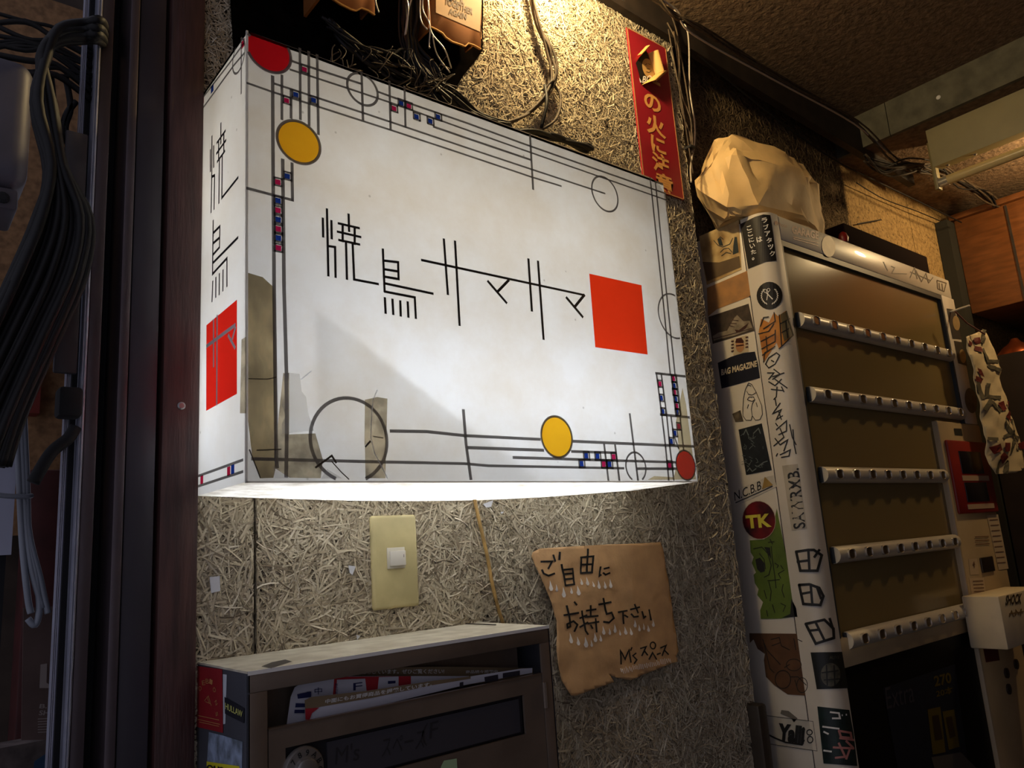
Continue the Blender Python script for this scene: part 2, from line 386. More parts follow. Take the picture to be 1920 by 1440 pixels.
q = PY(.06); a = q.at(-60, 770); b = q.at(21, 1040)
MB().box(a.x, .06, b.z, b.x, .063, a.z).build('white_sheet', mat('white_sheet', rgb(170, 172, 190), .6, var=.1), label='pale sheet hanging behind the grey cables', cat='sheet')
b2 = q.at(38, 700); MB().box(a.x, .08, 0, b2.x, .14, b2.z+.06).build('black_post', M_blk, label='black post behind the pale sheet and grey cables', cat='post')
# grey meter box with rounded corner
q = PY(-.05); a = q.at(-70, 75); b = q.at(54, 352)
mbx = empty('meter_box', (a.x, -.02, b.z), 'dark grey rounded meter box beside the black cable loop', 'meter box')
MB().box(a.x, -.05, b.z, b.x, .03, a.z).build('housing', mat('meter_grey', rgb(84, 80, 90), .5, var=.15), mbx, bevel=.018, seg=5)
MB().box(a.x, -.046, q.at(0, 386).z, q.at(36, 370).x, .02, b.z-.002).build('flange', mat('meter_flange', rgb(74, 70, 78), .5), mbx, bevel=.004)
MB().lathe([(.006, 0), (.006, .002), (.003, .003)], (q.at(6, 368).x, -.046, q.at(6, 368).z), 12, (0, -1, 0)).build('bolt', M_blk, mbx)

# black cable bundle
q = PY(-.06)
bd = empty('cable_bundle', q.at(100, 330), 'thick bundle of black cables draped over the door frame', 'cables')
rnd = random.Random(3)
for k in range(40):
    u = k/39; j = rnd.uniform(-4, 4)
    dy = -.01-.022*rnd.random()
    P_ = [(176, 62+j+u*28), (150, 66+j+u*24), (100, 78+j+u*18), (66-12*u+14, 130+j), (58+34*u, 215+j), (84+26*u, 330), (60+100*u, 425), (20+128*u, 520+8*u), (-40+140*u, 640), (-110+150*u, 770+10*u), (-160+165*u, 880)]
    pts = [PY(.055).at(199, 60+j+u*28)]+[q.at(x+rnd.uniform(-2, 2), y, -dy) for x, y in P_]
    MB().tube(smooth_path(pts, 4), rnd.uniform(.0036, .0052), 6).build('cable', M_blackcable, bd, smooth=True)
# fine dark cables high on the left
bd = empty('cable_bundle', q.at(100, 50), 'thin dark cables crossing high behind the thick black bundle', 'cables')
for k in range(14):
    y0 = rnd.uniform(0, 90); pts = [q.at(-30, y0-rnd.uniform(0, 40), -.05), q.at(60, y0+rnd.uniform(-15, 25), -.045), q.at(120, y0+rnd.uniform(5, 45), -.045), q.at(190, y0+rnd.uniform(20, 75), -.05)]
    MB().tube(smooth_path(pts, 5), rnd.uniform(.002, .004), 6).build('cable', M_blackcable, bd, smooth=True)
for P_ in ([(112, 100), (120, 180), (132, 260), (128, 340)], [(140, 100), (150, 160), (140, 200), (150, 250)], [(105, 110), (85, 150), (100, 220), (110, 300)], [(160, 150), (140, 180), (130, 240), (118, 300)]):
    MB().tube(smooth_path([q.at(x, y, -.05) for x, y in P_], 5), .0035, 6).build('cable', M_blackcable, bd, smooth=True)
q = PY(.02)
bd = empty('cable_bunch', q.at(48, 930), 'tied bunch of grey cables hanging left of the aluminium rails', 'cables')
for P_ in ([(28, 640), (30, 760), (36, 900), (42, 1020), (52, 1120), (58, 1150)], [(40, 640), (44, 760), (50, 900), (54, 1010), (68, 1080), (74, 1140), (66, 1172), (52, 1160)], [(48, 940), (56, 1010), (74, 1080), (84, 1125), (90, 1150)], [(34, 660), (40, 800), (46, 930), (50, 1000), (60, 1070), (80, 1140)]):
    MB().tube(smooth_path([q.at(x, y) for x, y in P_], 5), .0032, 8).build('cable', M_greycable, bd, smooth=True)
MB().tube(smooth_path([q.at(-8, 929, .006), q.at(20, 932, .008), q.at(48, 932, .008), q.at(58, 930, .004)], 4), .0026, 6).build('cable_tie', M_greycable, bd, smooth=True)
q = PY(-.035)
MB().tube(smooth_path([q.at(142, 800), q.at(128, 822), q.at(95, 850), q.at(62, 905)], 6), .006, 10).build('conduit', M_blk, label='short black conduit running down from the latch', cat='conduit', smooth=True)

# ------------------------------------------------------------------ the lit sign
SX0, SX1, SD, SZ0, SZ1 = -.218, .5055, .1525, 1.2874, 1.7987
sign = empty('lit_sign', (.14, 0, SZ0), 'white light-box sign with thin coloured line pattern and red square', 'sign')
M_face = sheet('sign_face', (.58, .56, .51), (.74, .73, .705), .42, dirt=.45)
M_side = sheet('sign_side', (.62, .61, .58), (.9, .89, .86), .5, dirt=.25)
M_edge = sheet('sign_edge', (.7, .68, .62), (.9, .88, .82), .4)
M_bot = sheet('sign_bottom', (.8, .78, .72), (1, .97, .91), .84, dirt=.75, dscale=30, dirtcol=(.35, .3, .22))
M_in = mat('sign_inside', (.92, .92, .92), .8)
FR = PY(-SD); SIDE = PX(SX0)
fp = [(SX0, -SD, SZ0), (SX1, -SD, SZ0), tuple(FR.at(1251, 395)), tuple(FR.at(1248, 366)), tuple(FR.at(1236, 346)), tuple(FR.at(1222, 333.5)), (SX0, -SD, SZ1)]
fb = MB().add(fp, [tuple(range(7))])
face = fb.build('front_panel', M_face, sign)
MB().add([(SX0, -SD, SZ0), (SX0, -SD, SZ1), (SX0, 0, SZ1), (SX0, 0, SZ0)], [(0, 1, 2, 3)]).build('side_panel', M_side, sign)
MB().add([(SX1, -SD, SZ0), (SX1, -SD, SZ1), (SX1, -.001, SZ1), (SX1, -.001, SZ0)], [(3, 2, 1, 0)]).build('side_panel', M_edge, sign)
top = MB().box(SX0, -SD, SZ1-.004, SX1, -.001, SZ1).build('top_panel', mat('sign_top', rgb(150, 140, 120), .7, var=.5, scale=30), sign)
n = 24; bb = MB(); vs = []
for i in range(n+1):
    u = i/n; x = SX0+(SX1-SX0)*u; sag = .011*math.sin(math.pi*min(1, u*1.02))**1.0
    vs += [(x, -SD, SZ0), (x, -SD*.5, SZ0-sag*.75), (x, -.002, SZ0-sag)]
for i in range(n): bb_f = [(3*i, 3*i+1, 3*i+4, 3*i+3), (3*i+1, 3*i+2, 3*i+5, 3*i+4)]; bb.f += bb_f; bb.m += [0, 0]
bb.v = vs; bb.build('bottom_panel', M_bot, sign, smooth=True)
MB().box(SX0+.002, -.006, SZ0, SX1-.002, -.001, SZ1-.004).build('back_panel', M_in, sign)
# edge mouldings
e = MB(); e.box(SX0-.0008, -SD-.0008, SZ0-.001, SX0+.0014, -SD+.0014, SZ1); e.build('corner_moulding', sheet('moulding', (.75, .73, .68), (.95, .93, .88), .6), sign)
e = MB(); e.box(SX0, -SD-.0008, SZ0-.0008, SX1, -SD+.001, SZ0+.0008); e.build('bottom_moulding', sheet('moulding2', (.75, .73, .68), (.95, .92, .86), .6), sign)
for zt_, k_, nm_ in ((1.39, 1.0, 'tube_light'), (1.655, .50, 'added_tube_light')):
    MB().tube([(-.17, -.04, zt_), (.455, -.04, zt_)], .013, 12).build('fluorescent_tube', emis(nm_, (.90, .96, 1.06) if k_ == 1 else (1, .93, .80), TUBE*k_), sign)  # dimmer upper tube added to even out the face's brightness
# added darkening film, cut to the diagonal shade at the face's lower left
ip = PY(-SD+.006)
MB().add(px(ip, [(590, 590), (640, 622), (800, 745), (1010, 899), (466, 899), (466, 816), (590, 816)]), [tuple(range(7))]).build('inner_shade_film', film('inner_shade_film', (.82, .81, .79), .06, .08, 14), sign)

M_gl = sheet('grey_line', (.20, .185, .17), (.22, .21, .20), .55, gloss=.02)
M_bk = mat('sign_black', (.012, .012, .012), .5)
LN = []
def ln(pts, w=5.5): LN.append((pts, w))
# left verticals
ln([(510.6, 144), (511.5, 330), (513.5, 540), (517.5, 864), (519, 876)], 6.3); ln([(528, 142), (528, 224)], 5); ln([(529.5, 300), (532, 540), (536.5, 700), (537, 817), (536, 893)], 6.3)
ln([(545, 168), (545.2, 222)], 5); ln([(547, 307), (547.8, 376.5)], 5.5)
ln([(561.7, 92), (562.7, 224)], 5); ln([(578.3, 98), (579, 235)], 5); ln([(594, 104), (596.4, 252)], 5)
# top horizontals
ln([(545.3, 114.7), (677.3, 158)], 4.6); ln([(709, 173), (772.8, 196.3), (870, 229.5), (993.3, 274.4), (1247.5, 363.3)], 4)
ln([(543.6, 131), (647.8, 165), (731, 192.8), (870, 242.5), (993, 286), (1248.5, 375.3)], 4)
ln([(812, 238), (870, 258), (994.7, 300.3)], 4)
ln([(514, 157.4), (731, 229), (870, 276), (994.7, 317.5), (1133.6, 363.3)], 4.3)
ln([(463, 156.3), (509, 172.6), (731, 244), (870, 290), (997.5, 332.8), (1051.7, 349.4)], 4.3)
ln([(677.3, 136), (680, 225.8)], 4.6); ln([(729.4, 153), (731.8, 243)], 4.3); ln([(757.8, 163), (759.6, 238)], 4); ln([(992.8, 251), (998.9, 355)], 4)
ln([(463, 353.5), (548.8, 376)], 5.3)
# right side
ln([(1218.3, 334), (1244.2, 580), (1256, 702)], 2.9); ln([(1228, 340), (1252, 580), (1264.8, 702)], 2.9)
ln([(1228.7, 700), (1283.6, 706)], 3.2); ln([(1230, 700), (1240, 778), (1246.6, 833), (1253, 900)], 3); ln([(1239, 701.4), (1249.3, 779), (1254.6, 833), (1262.5, 900)], 3)
ln([(1258, 702.7), (1267.8, 778)], 3); ln([(1267, 702.7), (1276, 778)], 3); ln([(1237.4, 777.4), (1291.5, 782.7)], 3.2)
ln([(1257, 780), (1262, 815), (1271.7, 841)], 2.8); ln([(1274, 780), (1281, 844)], 2.8)
# bottom
ln([(731.7, 808.4), (800, 809.5), (870, 817), (1011.8, 824)], 5); ln([(1073.8, 827.6), (1299, 837.3)], 4)
ln([(875.8, 839.4), (1018, 844.4)], 4.7); ln([(1071, 846.6), (1154.3, 849.2)], 3.6); ln([(961.6, 858), (1092, 861.9), (1266.4, 866.9)], 4)
ln([(472, 860.5), (700, 866), (870, 869.5), (915, 873.5), (1168.8, 878.2)], 5.4); ln([(1192.5, 878.8), (1266.4, 879)], 3.3)
ln([(868, 769.5), (873, 833), (882, 898)], 5); ln([(1131.8, 833.4), (1139.8, 900)], 3.4); ln([(1152.4, 834.7), (1160.3, 900)], 3.4); ln([(1179.9, 776.6), (1195.2, 900)], 3.4)
gl = MB(); cnt = 0
def scl(x):                                            # metres per photo pixel at this place of the face
    return .5*((FR.at(x+1, 500)-FR.at(x, 500)).length+(FR.at(x, 501)-FR.at(x, 500)).length)
for pts, w in LN:
    cnt += 1; off = .0008+cnt*4e-6
    gl.ribbon(px(FR, pts, off), w*scl(pts[0][0])*1.08, FR.n)
def ring(mb, pl, c, r, w, off, clip=None, n=48):
    P_ = circ(pl, c, r, n, off); run = []
    for p_ in P_+[None]:
        if p_ is not None and (clip is None or clip(p_)): run.append(p_)
        else:
            if len(run) > 1: mb.ribbon(run, w, pl.n, round_=False)
            run = []
inface = lambda p_: SX0+.001 < p_.x < SX1-.001 and SZ0+.002 < p_.z < SZ1-.003
ring(gl, FR, (679, 168.5), .0212, .0034, .0013, inface); ring(gl, FR, (1133.3, 364.2), .0292, .0032, .0013, inface)
ring(gl, FR, (1262, 593), .0378, .0030, .0013, inface); ring(gl, FR, (1191.2, 875.6), .0215, .0031, .0013, inface)
ring(gl, FR, (655, 824.5), .0468, .0040, .0013, inface)
SQ = {'b': [], 'c': [], 'w': []}
z4 = zo(370, 40, 2.88); z7 = zo(860, 580, 3.789); zt = zo(560, 0, 5.333)
for col, f_, pts, s in (('c', z4, [(433, 870), (434, 1022), (436, 1123), (436, 1225)], 5.8), ('b', z4, [(434, 970), (435, 1072), (436, 1172)], 5.8), ('b', z4, [(484, 838)], 5.8),
                        ('c', z4, [(480, 430), (577, 262)], 5.6), ('b', z4, [(530, 398), (626, 428)], 5.6),
                        ('c', zt, [(950, 1088), (1098, 1062)], 5.2), ('b', zt, [(1022, 1035), (1175, 1170), (1312, 1215), (1390, 1172)], 5.2),
                        ('c', z7, [(1522, 493), (1530, 590), (1545, 687), (1427, 530), (1560, 832)], 3.6), ('b', z7, [(1527, 543), (1538, 638), (1550, 733), (1436, 630), (1447, 727), (1532, 880), (1507, 938)], 3.6),
                        ('b', z7, [(903, 1042), (983, 1045), (870, 1098), (1068, 1102)], 4.3), ('c', z7, [(1098, 1050), (1027, 1100), (1495, 1108)], 4.1)):
    for (x, y) in f_(pts): SQ[col].append((x, y, s))
for col in 'bc':
    ink_m = film('ink_'+col, rgb(35, 62, 150) if col == 'b' else rgb(190, 36, 92))
    for x, y, s in SQ[col]:
        fl = MB()
        c = FR.at(x, y, .0007); h = s*scl(x)*.92
        fl.add([c+Vector((-h, 0, -h)), c+Vector((h, 0, -h)), c+Vector((h, 0, h)), c+Vector((-h, 0, h))], [(0, 1, 2, 3)])
        fl.build('blue_square' if col == 'b' else 'crimson_square', ink_m, face)
        g = h*1.36
        for (a, b) in (((-g, -g), (g, -g)), ((g, -g), (g, g)), ((g, g), (-g, g)), ((-g, g), (-g, -g))):
            gl.ribbon([c+Vector((a[0], -.0009, a[1])), c+Vector((b[0], -.0009, b[1]))], h*.72, FR.n)
gl.build('border_lines', M_gl, face)
def disc(name, c, r, colr, label, w=.0036):
    P_ = [p_ for p_ in circ(FR, c, r, 48, .0007)[:-1]]
    P_ = [Vector((min(max(p_.x, SX0+.0015), SX1-.001), p_.y, min(max(p_.z, SZ0+.002), SZ1-.001))) for p_ in P_]
    d_ = MB().add(P_, [tuple(range(len(P_)))]).build(name, film(name, colr), face, label=label)
    g = MB(); ring(g, FR, c, r, w, .0014, inface); g.build('outline', M_gl, d_)
disc('yellow_disc', (559.6, 267.5), .0262, rgb(252, 190, 40), 'large amber disc'); disc('yellow_disc', (1042.9, 819.4), .0282, rgb(255, 196, 40), 'smaller amber disc', .0034)
disc('red_disc', (503.7, 97), .0262, rgb(215, 30, 40), 'dark red disc at the corner'); disc('red_disc', (1284.5, 872.5), .0232, rgb(235, 50, 30), 'creased red disc at the corner', .0028)
MB().add(px(FR, [(1104.2, 513.3), (1202.2, 535), (1213.7, 665), (1115.5, 651.3)], .0007), [(3, 2, 1, 0)]).build('red_square', film('red_square', rgb(252, 66, 30)), face, label='plain red square')
# lettering
tx = MB(); z6 = zo(860, 180, 3.6)
ST = [[(604.7, 409.8), (605.4, 444.5)], [(612.4, 392.4), (615.1, 517.4)], [(620.7, 414.3), (621.4, 448)], [(615.8, 461.9), (627.6, 463.6), (628.7, 520.2)], [(653, 402.2), (654, 434.1)],
      [(633.9, 419.2), (672.8, 428.2)], [(632.2, 434.8), (675.6, 444.9)], [(634.9, 450.4), (673.5, 458.8)], [(641.9, 423.7), (641.9, 453.2)], [(664.4, 428.9), (664.4, 458.4)],
      [(648.1, 454.9), (649.9, 523.7)], [(660.6, 458.4), (663.4, 524.4), (708.5, 533)],
      [(717.2, 467.8), (720.5, 547)], [(719, 489), (745.7, 492.1), (746.7, 523.7), (720.7, 519.2)], [(720, 505.3), (746, 509.4)], [(720, 531.5), (811, 551)], [(720.5, 547), (777, 558), (779, 597)],
      [(720.9, 559), (722.4, 587.3)], [(735.2, 561.9), (736.7, 589.6)], [(749.8, 564.8), (750.7, 592.5)], [(763.8, 566.8), (765, 594.5)],
      [(790, 488), (1094.7, 553.6)], [(831.5, 449), (839, 552)], [(852.5, 453), (861, 610)], [(914.2, 527.8), (948.9, 568.1)], [(953, 525.8), (932.8, 546.7)],
      [(990, 486.4), (996.5, 583)], [(1008, 490.6), (1018.4, 636)], [(1061.4, 558.3), (1091.7, 594.5)], [(1094.7, 553.6), (1076.7, 575.8)]]
for i, s in enumerate(ST): tx.ribbon(px(FR, s, .0008+i*3e-6), 4.4*scl(s[0][0]), FR.n)
tx.build('lettering', M_bk, face, label='thin black Japanese lettering')
# side panel print
zs = zo(370, 150, 4.11); z5 = zo(370, 540, 3.428); sd = MB()
SS = [zs(s) for s in ([(185, 335), (185, 490)], [(155, 485), (220, 392)], [(152, 568), (224, 465)], [(157, 632), (216, 548)], [(168, 475), (168, 612)], [(208, 420), (208, 560)], [(174, 615), (170, 948)], [(196, 590), (193, 910), (318, 752)],
                      [(105, 540), (105, 705)], [(117, 435), (115, 750), (110, 1020)], [(130, 510), (130, 672)], [(120, 745), (137, 735), (133, 995)],
                      [(127, 1180), (178, 1128), (175, 1290), (127, 1345)], [(127, 1258), (176, 1215)], [(125, 1410), (317, 1215)])]
SS += [[(400.8, 414), (399.5, 514), (426.6, 484.4), (426.6, 536.5)], [(400, 528), (398.6, 565)], [(405.8, 521), (405.6, 557)], [(412.4, 514), (412, 552)], [(419.3, 507), (419, 545)]]
for i, s in enumerate(SS): sd.ribbon(px(SIDE, s, .0006+i*3e-6), .0035 if len(s) < 9 else .003, SIDE.n)
sidep = [o for o in bpy.data.objects if o.name.startswith('side_panel')][0]
sd.build('lettering', M_bk, sidep)
rs = MB().add(px(SIDE, [(388, 610), (445.3, 561.9), (445.3, 738.4), (387.5, 770.5)], .0006), [(0, 1, 2, 3)]).build('red_panel', film('side_red', rgb(235, 44, 32)), sidep)
ws = MB()
for i, (s, w) in enumerate(((((402, 600), (402, 687)), .004), (((408.8, 592.5), (408, 758.8)), .004), (((389, 649.4), (442.3, 610)), .0045), (((429.8, 629), (442.3, 652.3)), .004), (((443, 614.4), (437.7, 634.8)), .004))):
    ws.ribbon(px(SIDE, s, .001+i*1e-5), w, SIDE.n)
ws.build('pale_strokes', mat('pale_stroke', (.9, .76, .72), .6), sidep)
sg = MB()
for i, s in enumerate(([(371.5, 893), (456.6, 862.3)], [(371.5, 912), (456.6, 884.2)], [(378.5, 187), (434, 115), (459, 80)], [(379, 206), (440, 122), (459, 100)], [(453.3, 72), (453.3, 175.4)])): sg.ribbon(px(SIDE, s, .0006+i*1e-5), .003, SIDE.n)
ring(sg, SIDE, (449, 106), .0195, .0028, .0009, lambda p_: p_.y > -SD+.002 and p_.z < SZ1-.002)
sg.build('side_lines', M_gl, sidep)
for col, pts in (('c', [(379.5, 899.5), (430, 883.5), (381, 190), (457, 82)]), ('b', [(437.5, 880), (399, 167)])):
    ink_m = film('side_ink_'+col, rgb(35, 62, 150) if col == 'b' else rgb(190, 36, 72))
    for x, y in pts:
        fl = MB(); c = SIDE.at(x, y, .0007); h = .0048
        fl.add([c+Vector((0, -h, -h)), c+Vector((0, h, -h)), c+Vector((0, h, h)), c+Vector((0, -h, h))], [(0, 1, 2, 3)])
        fl.build('printed_square', ink_m, sidep)
# repairs: tapes, torn patches, cracks
M_tape = film('old_tape', (.76, .68, .51), .22, .3, 26, (1, 1, .5))
M_tape2 = film('thin_tape', (.84, .79, .68), .18, .2, 40)
MB().prism(px(FR, [(465, 512), (492, 520), (514, 540), (517, 700), (518, 872), (512, 896), (487, 897), (472, 850), (465, 790)], .0007), FR.n, .0004).build('brown_tape', M_tape, sign)
MB().prism(px(FR, [(518, 815), (530, 700), (541, 700), (541, 815), (590, 813), (604, 862), (600, 897), (542, 896), (514, 878)], .0017), FR.n, .0003).build('brown_tape', M_tape2, sign)
MB().prism(px(FR, [(683, 750), (706, 745), (725, 748), (721, 897), (684, 897), (683, 840), (694, 825), (682, 836)], .0018), FR.n, .0003).build('brown_tape', M_tape2, sign)
MB().prism(px(FR, [(530, 703), (536, 699), (560, 702), (564, 734), (572, 745), (577, 780), (587, 808), (555, 811), (528, 814), (527, 796), (534, 780), (527, 760), (532, 740)], .0022), FR.n, .0004).build('white_patch', film('white_patch', (1, 1, .99), .15), sign, label='torn white paper patch')
for s, w in (([(705, 732), (697, 752), (694, 790), (693, 820), (700, 850), (715, 878), (724, 897)], .0012), ([(581, 697), (563, 712)], .0012)): MB().ribbon(px(FR, s, .0026), w, FR.n).build('white_crack', sheet('white_crack', (.9, .9, .88), (.95, .95, .95), .5), sign)
M_crk = mat('crack_dark', rgb(70, 60, 45), .8)
for s, w in (([(590, 877), (620, 855), (628, 868)], .0022), ([(620, 866), (638, 886), (652, 899)], .0012), ([(466, 844), (478, 875), (486, 896)], .0014), ([(465, 711), (500, 712), (516, 708)], .0010), ([(683, 838), (692, 828)], .0022), ([(698, 819), (716, 822)], .0012), ([(480, 845), (525, 843)], .0012)): MB().ribbon(px(FR, s, .0027), w, FR.n).build('dark_crack', M_crk, sign)
MB().prism(px(FR, [(511, 874), (525, 884), (540, 897), (513, 897)], .002), FR.n, .0003).build('white_chip', bpy.data.materials['white_patch'], sign)
MB().prism(px(FR, [(612, 880), (640, 897), (600, 898)], .002), FR.n, .0003).build('white_chip', bpy.data.materials['white_patch'], sign)
MB().prism(px(FR, [(1266, 790), (1278, 728), (1285, 760), (1303, 899), (1213, 900), (1225, 893), (1262, 895), (1272, 850)], .0018), FR.n, .0002).build('clear_tape', film('clear_tape', (.9, .84, .68), .15), sign)
MB().prism(px(SIDE, [(455, 637), (463, 632), (463, 775), (452, 775)], .0012), SIDE.n, .0003).build('tape_edge', M_tape2, sign)

# ------------------------------------------------------------------ drawing in photo pixels, laid onto a real surface
def grid_poly(pts, step=5):
    bm = bmesh.new(); vs = [bm.verts.new((x, y, 0)) for x, y in pts]; bm.faces.new(vs)
    xs = [p[0] for p in pts]; ys = [p[1] for p in pts]
    for ax, lo, hi in ((0, min(xs), max(xs)), (1, min(ys), max(ys))):
        k = lo+step
        while k < hi:
            co_ = [0, 0, 0]; no = [0, 0, 0]; co_[ax] = k; no[ax] = 1
            bmesh.ops.bisect_plane(bm, geom=bm.verts[:]+bm.edges[:]+bm.faces[:], plane_co=co_, plane_no=no); k += step
    bm.verts.index_update(); V = [tuple(v.co) for v in bm.verts]; F = [tuple(v.index for v in f.verts) for f in bm.faces]
    bm.free(); return V, F
def resample(pts, step=6):
    out = [Vector((*pts[0], 0))]
    for a, b in zip(pts, pts[1:]):
        a = Vector((*a, 0)); b = Vector((*b, 0)); k = max(1, int((b-a).length/step))
        out += [a.lerp(b, i/k) for i in range(1, k+1)]
    return out
class Ink:
    """marks collected in pixel space, mapped by fn(x,y,off)"""
    def __init__(s, fn): s.fn = fn; s.mb = MB(); s.k = 0
    def poly(s, pts, off, step=6, mi=0):
        V, F = grid_poly(pts, step); s.mb.add([s.fn(v[0], v[1], off) for v in V], F, mi); return s
    def line(s, pts, w, off, mi=0, step=6):
        s.k += 1; t = MB(); t.ribbon(resample(pts, step), w, (0, 0, 1)); s.mb.add([s.fn(v[0], v[1], off+s.k*3e-6) for v in t.v], t.f, mi); return s
    def lines(s, L, w, off, mi=0, step=6):
        for p_ in L: s.line(p_, w, off, mi, step)
        return s
    def ell(s, c, rx, ry, w, off, mi=0, tilt=0.0):
        P_ = []
        for i in range(25):
            a = 2*math.pi*i/24; x = rx*math.cos(a); y = ry*math.sin(a); P_.append((c[0]+x*math.cos(tilt)-y*math.sin(tilt), c[1]+x*math.sin(tilt)+y*math.cos(tilt)))
        if w is None: return s.poly(P_[:-1], off, 6, mi)
        return s.line(P_, w, off, mi)
    def text(s, body, o, r, u, off, bold=0.0, mi=0):
        """o = lower left, r = vector along the line, u = vector of the letter height (pixels)"""
        v, f = text_verts(body, bold)
        if not v: return s
        x0 = min(q[0] for q in v); x1 = max(q[0] for q in v); y0 = min(q[1] for q in v); y1 = max(q[1] for q in v)
        s.mb.add([s.fn(o[0]+r[0]*(q[0]-x0)/(x1-x0)+u[0]*(q[1]-y0)/(y1-y0), o[1]+r[1]*(q[0]-x0)/(x1-x0)+u[1]*(q[1]-y0)/(y1-y0), off) for q in v], f, mi); return s
    def build(s, name, m_, parent, **k): return s.mb.build(name, m_, parent, **k)

# ------------------------------------------------------------------ wall switch
a = PY(-.008).at(694, 963); b = PY(-.008).at(783, 1140)
sx = a.x+.0352; sz = (a.z+b.z)/2
sw = empty('light_switch', (sx, 0, sz), 'yellowed ivory wall switch plate with one small rocker', 'switch')
M_iv = mat('ivory_plastic', rgb(196, 182, 132), .45, var=.14, scale=25)
MB().box(sx-.035, -.0095, sz-.06, sx+.035, -.001, sz+.06).build('plate', M_iv, sw, bevel=.0045, seg=4)
MB().box(sx-.0135, -.0108, sz-.0135+.004, sx+.0135, -.0095, sz+.0135+.004).build('rocker_frame', mat('rocker_frame', rgb(205, 198, 180), .45), sw, bevel=.0004)
r_ = MB(); r_.prism([(sx-.010, -.0108, sz+.013), (sx+.0118, -.0108, sz+.013), (sx+.0118, -.0160, sz+.013), (sx-.010, -.0125, sz+.013)], (0, 0, 1), .019)
r_.build('rocker', mat('rocker', rgb(214, 208, 196), .4), sw, bevel=.0006)
MB().ribbon([(sx+.0088, -.0156, sz+.0045), (sx+.0088, -.0156, sz+.0078)], .0007, (0, -1, 0)).build('mark', M_black, sw)
# cord from the sign to the mailbox
q = PY(-.012)
MB().tube(smooth_path([q.at(889, 932), q.at(897, 970), q.at(913, 1040), q.at(922, 1090), q.at(934, 1140), q.at(944, 1172)], 6), .0026, 8).build('power_cord', M_brown_cable, label='tan power cord hanging below the lit sign', cat='cord', smooth=True)
# torn white scraps left on the fibre wall
q = PY(-.0075)
for lb_, pts in zip(['square pale paper scrap on the wall beside the wooden post', 'small bent white paper scrap left of the switch', 'tiny white flake on the wall just above the mailbox', 'ragged white scrap on the wall under the sign beside the tan cord', 'tiny white speck on the wall right of the tan cord'], ([(393, 1082), (412, 1080), (413, 1108), (396, 1112)], [(653, 1060), (667, 1062), (661, 1078), (656, 1074)], [(668, 1190), (676, 1192), (670, 1200)], [(906, 945), (925, 938), (921, 950), (912, 952)], [(938, 960), (945, 959), (941, 964)])):
    MB().prism(px(q, pts), q.n, .0005).build('paper_scrap', mat('scrap', rgb(205, 205, 210), .7), label=lb_, cat='paper')

# ------------------------------------------------------------------ mailbox and flyers
MX0, MX1, MY, MZ1, MZ0 = -.215, .172, -.15, 1.106, .74
mail = empty('mailbox', (-.02, 0, MZ0), 'bronze metal mailbox with dial lock and stuffed mail slot', 'mailbox')
M_mb = mat('bronze_steel', rgb(128, 112, 98), .34, .35, var=.18, scale=14, bump=.05, bscale=200)
M_mbtop = mat('dusty_steel', rgb(205, 197, 176), .75, .0, scale=40, col2=rgb(180, 170, 148))
M_mbs = mat('steel_side', rgb(96, 98, 106), .4, .5, var=.15, scale=8)
zl, zd = 1.086, 1.0505                                  # lower edge of the lip, upper edge of the door
MB().box(MX0, MY, MZ1-.002, MX1, -.002, MZ1).build('top_plate', M_mbtop, mail)
MB().box(MX0, MY-.0006, MZ1-.0035, MX1, MY+.001, MZ1+.0003).build('top_edge_highlight', mat('painted_highlight', rgb(245, 243, 236), .35), mail)  # near-white strip paints the sign's highlight along the mailbox edge
MB().box(MX0, MY, MZ0, MX0+.002, -.002, MZ1-.002).build('side_plate', M_mbs, mail)
MB().box(MX1-.002, MY, MZ0, MX1, -.002, MZ1-.002).build('side_plate', M_mbs, mail)
MB().box(MX0, -.004, MZ0, MX1, -.002, MZ1-.002).build('back_plate', M_mb, mail)
MB().box(MX0, MY, MZ0, MX1, -.002, MZ0+.002).build('bottom_plate', M_mb, mail)
MB().box(MX0, MY, zl, MX1, MY+.003, MZ1-.0035).build('lip', M_mb, mail, bevel=.0008)
MB().box(MX0, MY, MZ0, MX0+.0195, MY+.003, zl).build('stile', M_mb, mail, bevel=.0008)
MB().box(MX1-.0165, MY, MZ0, MX1, MY+.003, zl).build('stile', M_mb, mail, bevel=.0008)
MB().box(MX0+.02, MY+.045, zd-.06, MX1-.018, MY+.047, zl+.016).build('inner_baffle', M_mb, mail)
F_ = PY(MY); dr = MB()
dx0, dx1 = MX0+.0205, MX1-.0175
pz1, pz0 = F_.at(560, 1392).z, F_.at(980, 1383).z
# door sheet around the recessed name slot
nx0, nx1, nz1, nz0 = F_.at(536, 1440).x, F_.at(985, 1340).x, 1.0305, .986
dr.box(dx0, MY+.0005, nz1, dx1, MY+.004, zd).box(dx0, MY+.0005, MZ0+.004, dx1, MY+.004, nz0).box(dx0, MY+.0005, nz0, nx0, MY+.004, nz1).box(nx1, MY+.0005, nz0, dx1, MY+.004, nz1)
dr = dr.build('door', M_mb, mail)
MB().box(nx0, MY+.006, nz0, nx1, MY+.0075, nz1).build('name_slot', mat('slot_dark', rgb(46, 44, 48), .5, .4), dr)
MB().box(nx0+.045, MY+.0035, nz0+.003, nx1-.006, MY+.0055, nz1-.004).build('name_card', mat('name_card', rgb(64, 62, 68), .45), dr)
nm = Ink(PY(MY+.0033).at); nm.text("M's", (628, 1434), (45, -9), (2, -34), .0003).text('スペース', (715, 1420), (80, -18), (2, -34), .0003).text('(F', (790, 1400), (30, -8), (2, -42), .0003)
nm.build('name_print', mat('faded_ink', rgb(44, 42, 46), .5), dr)
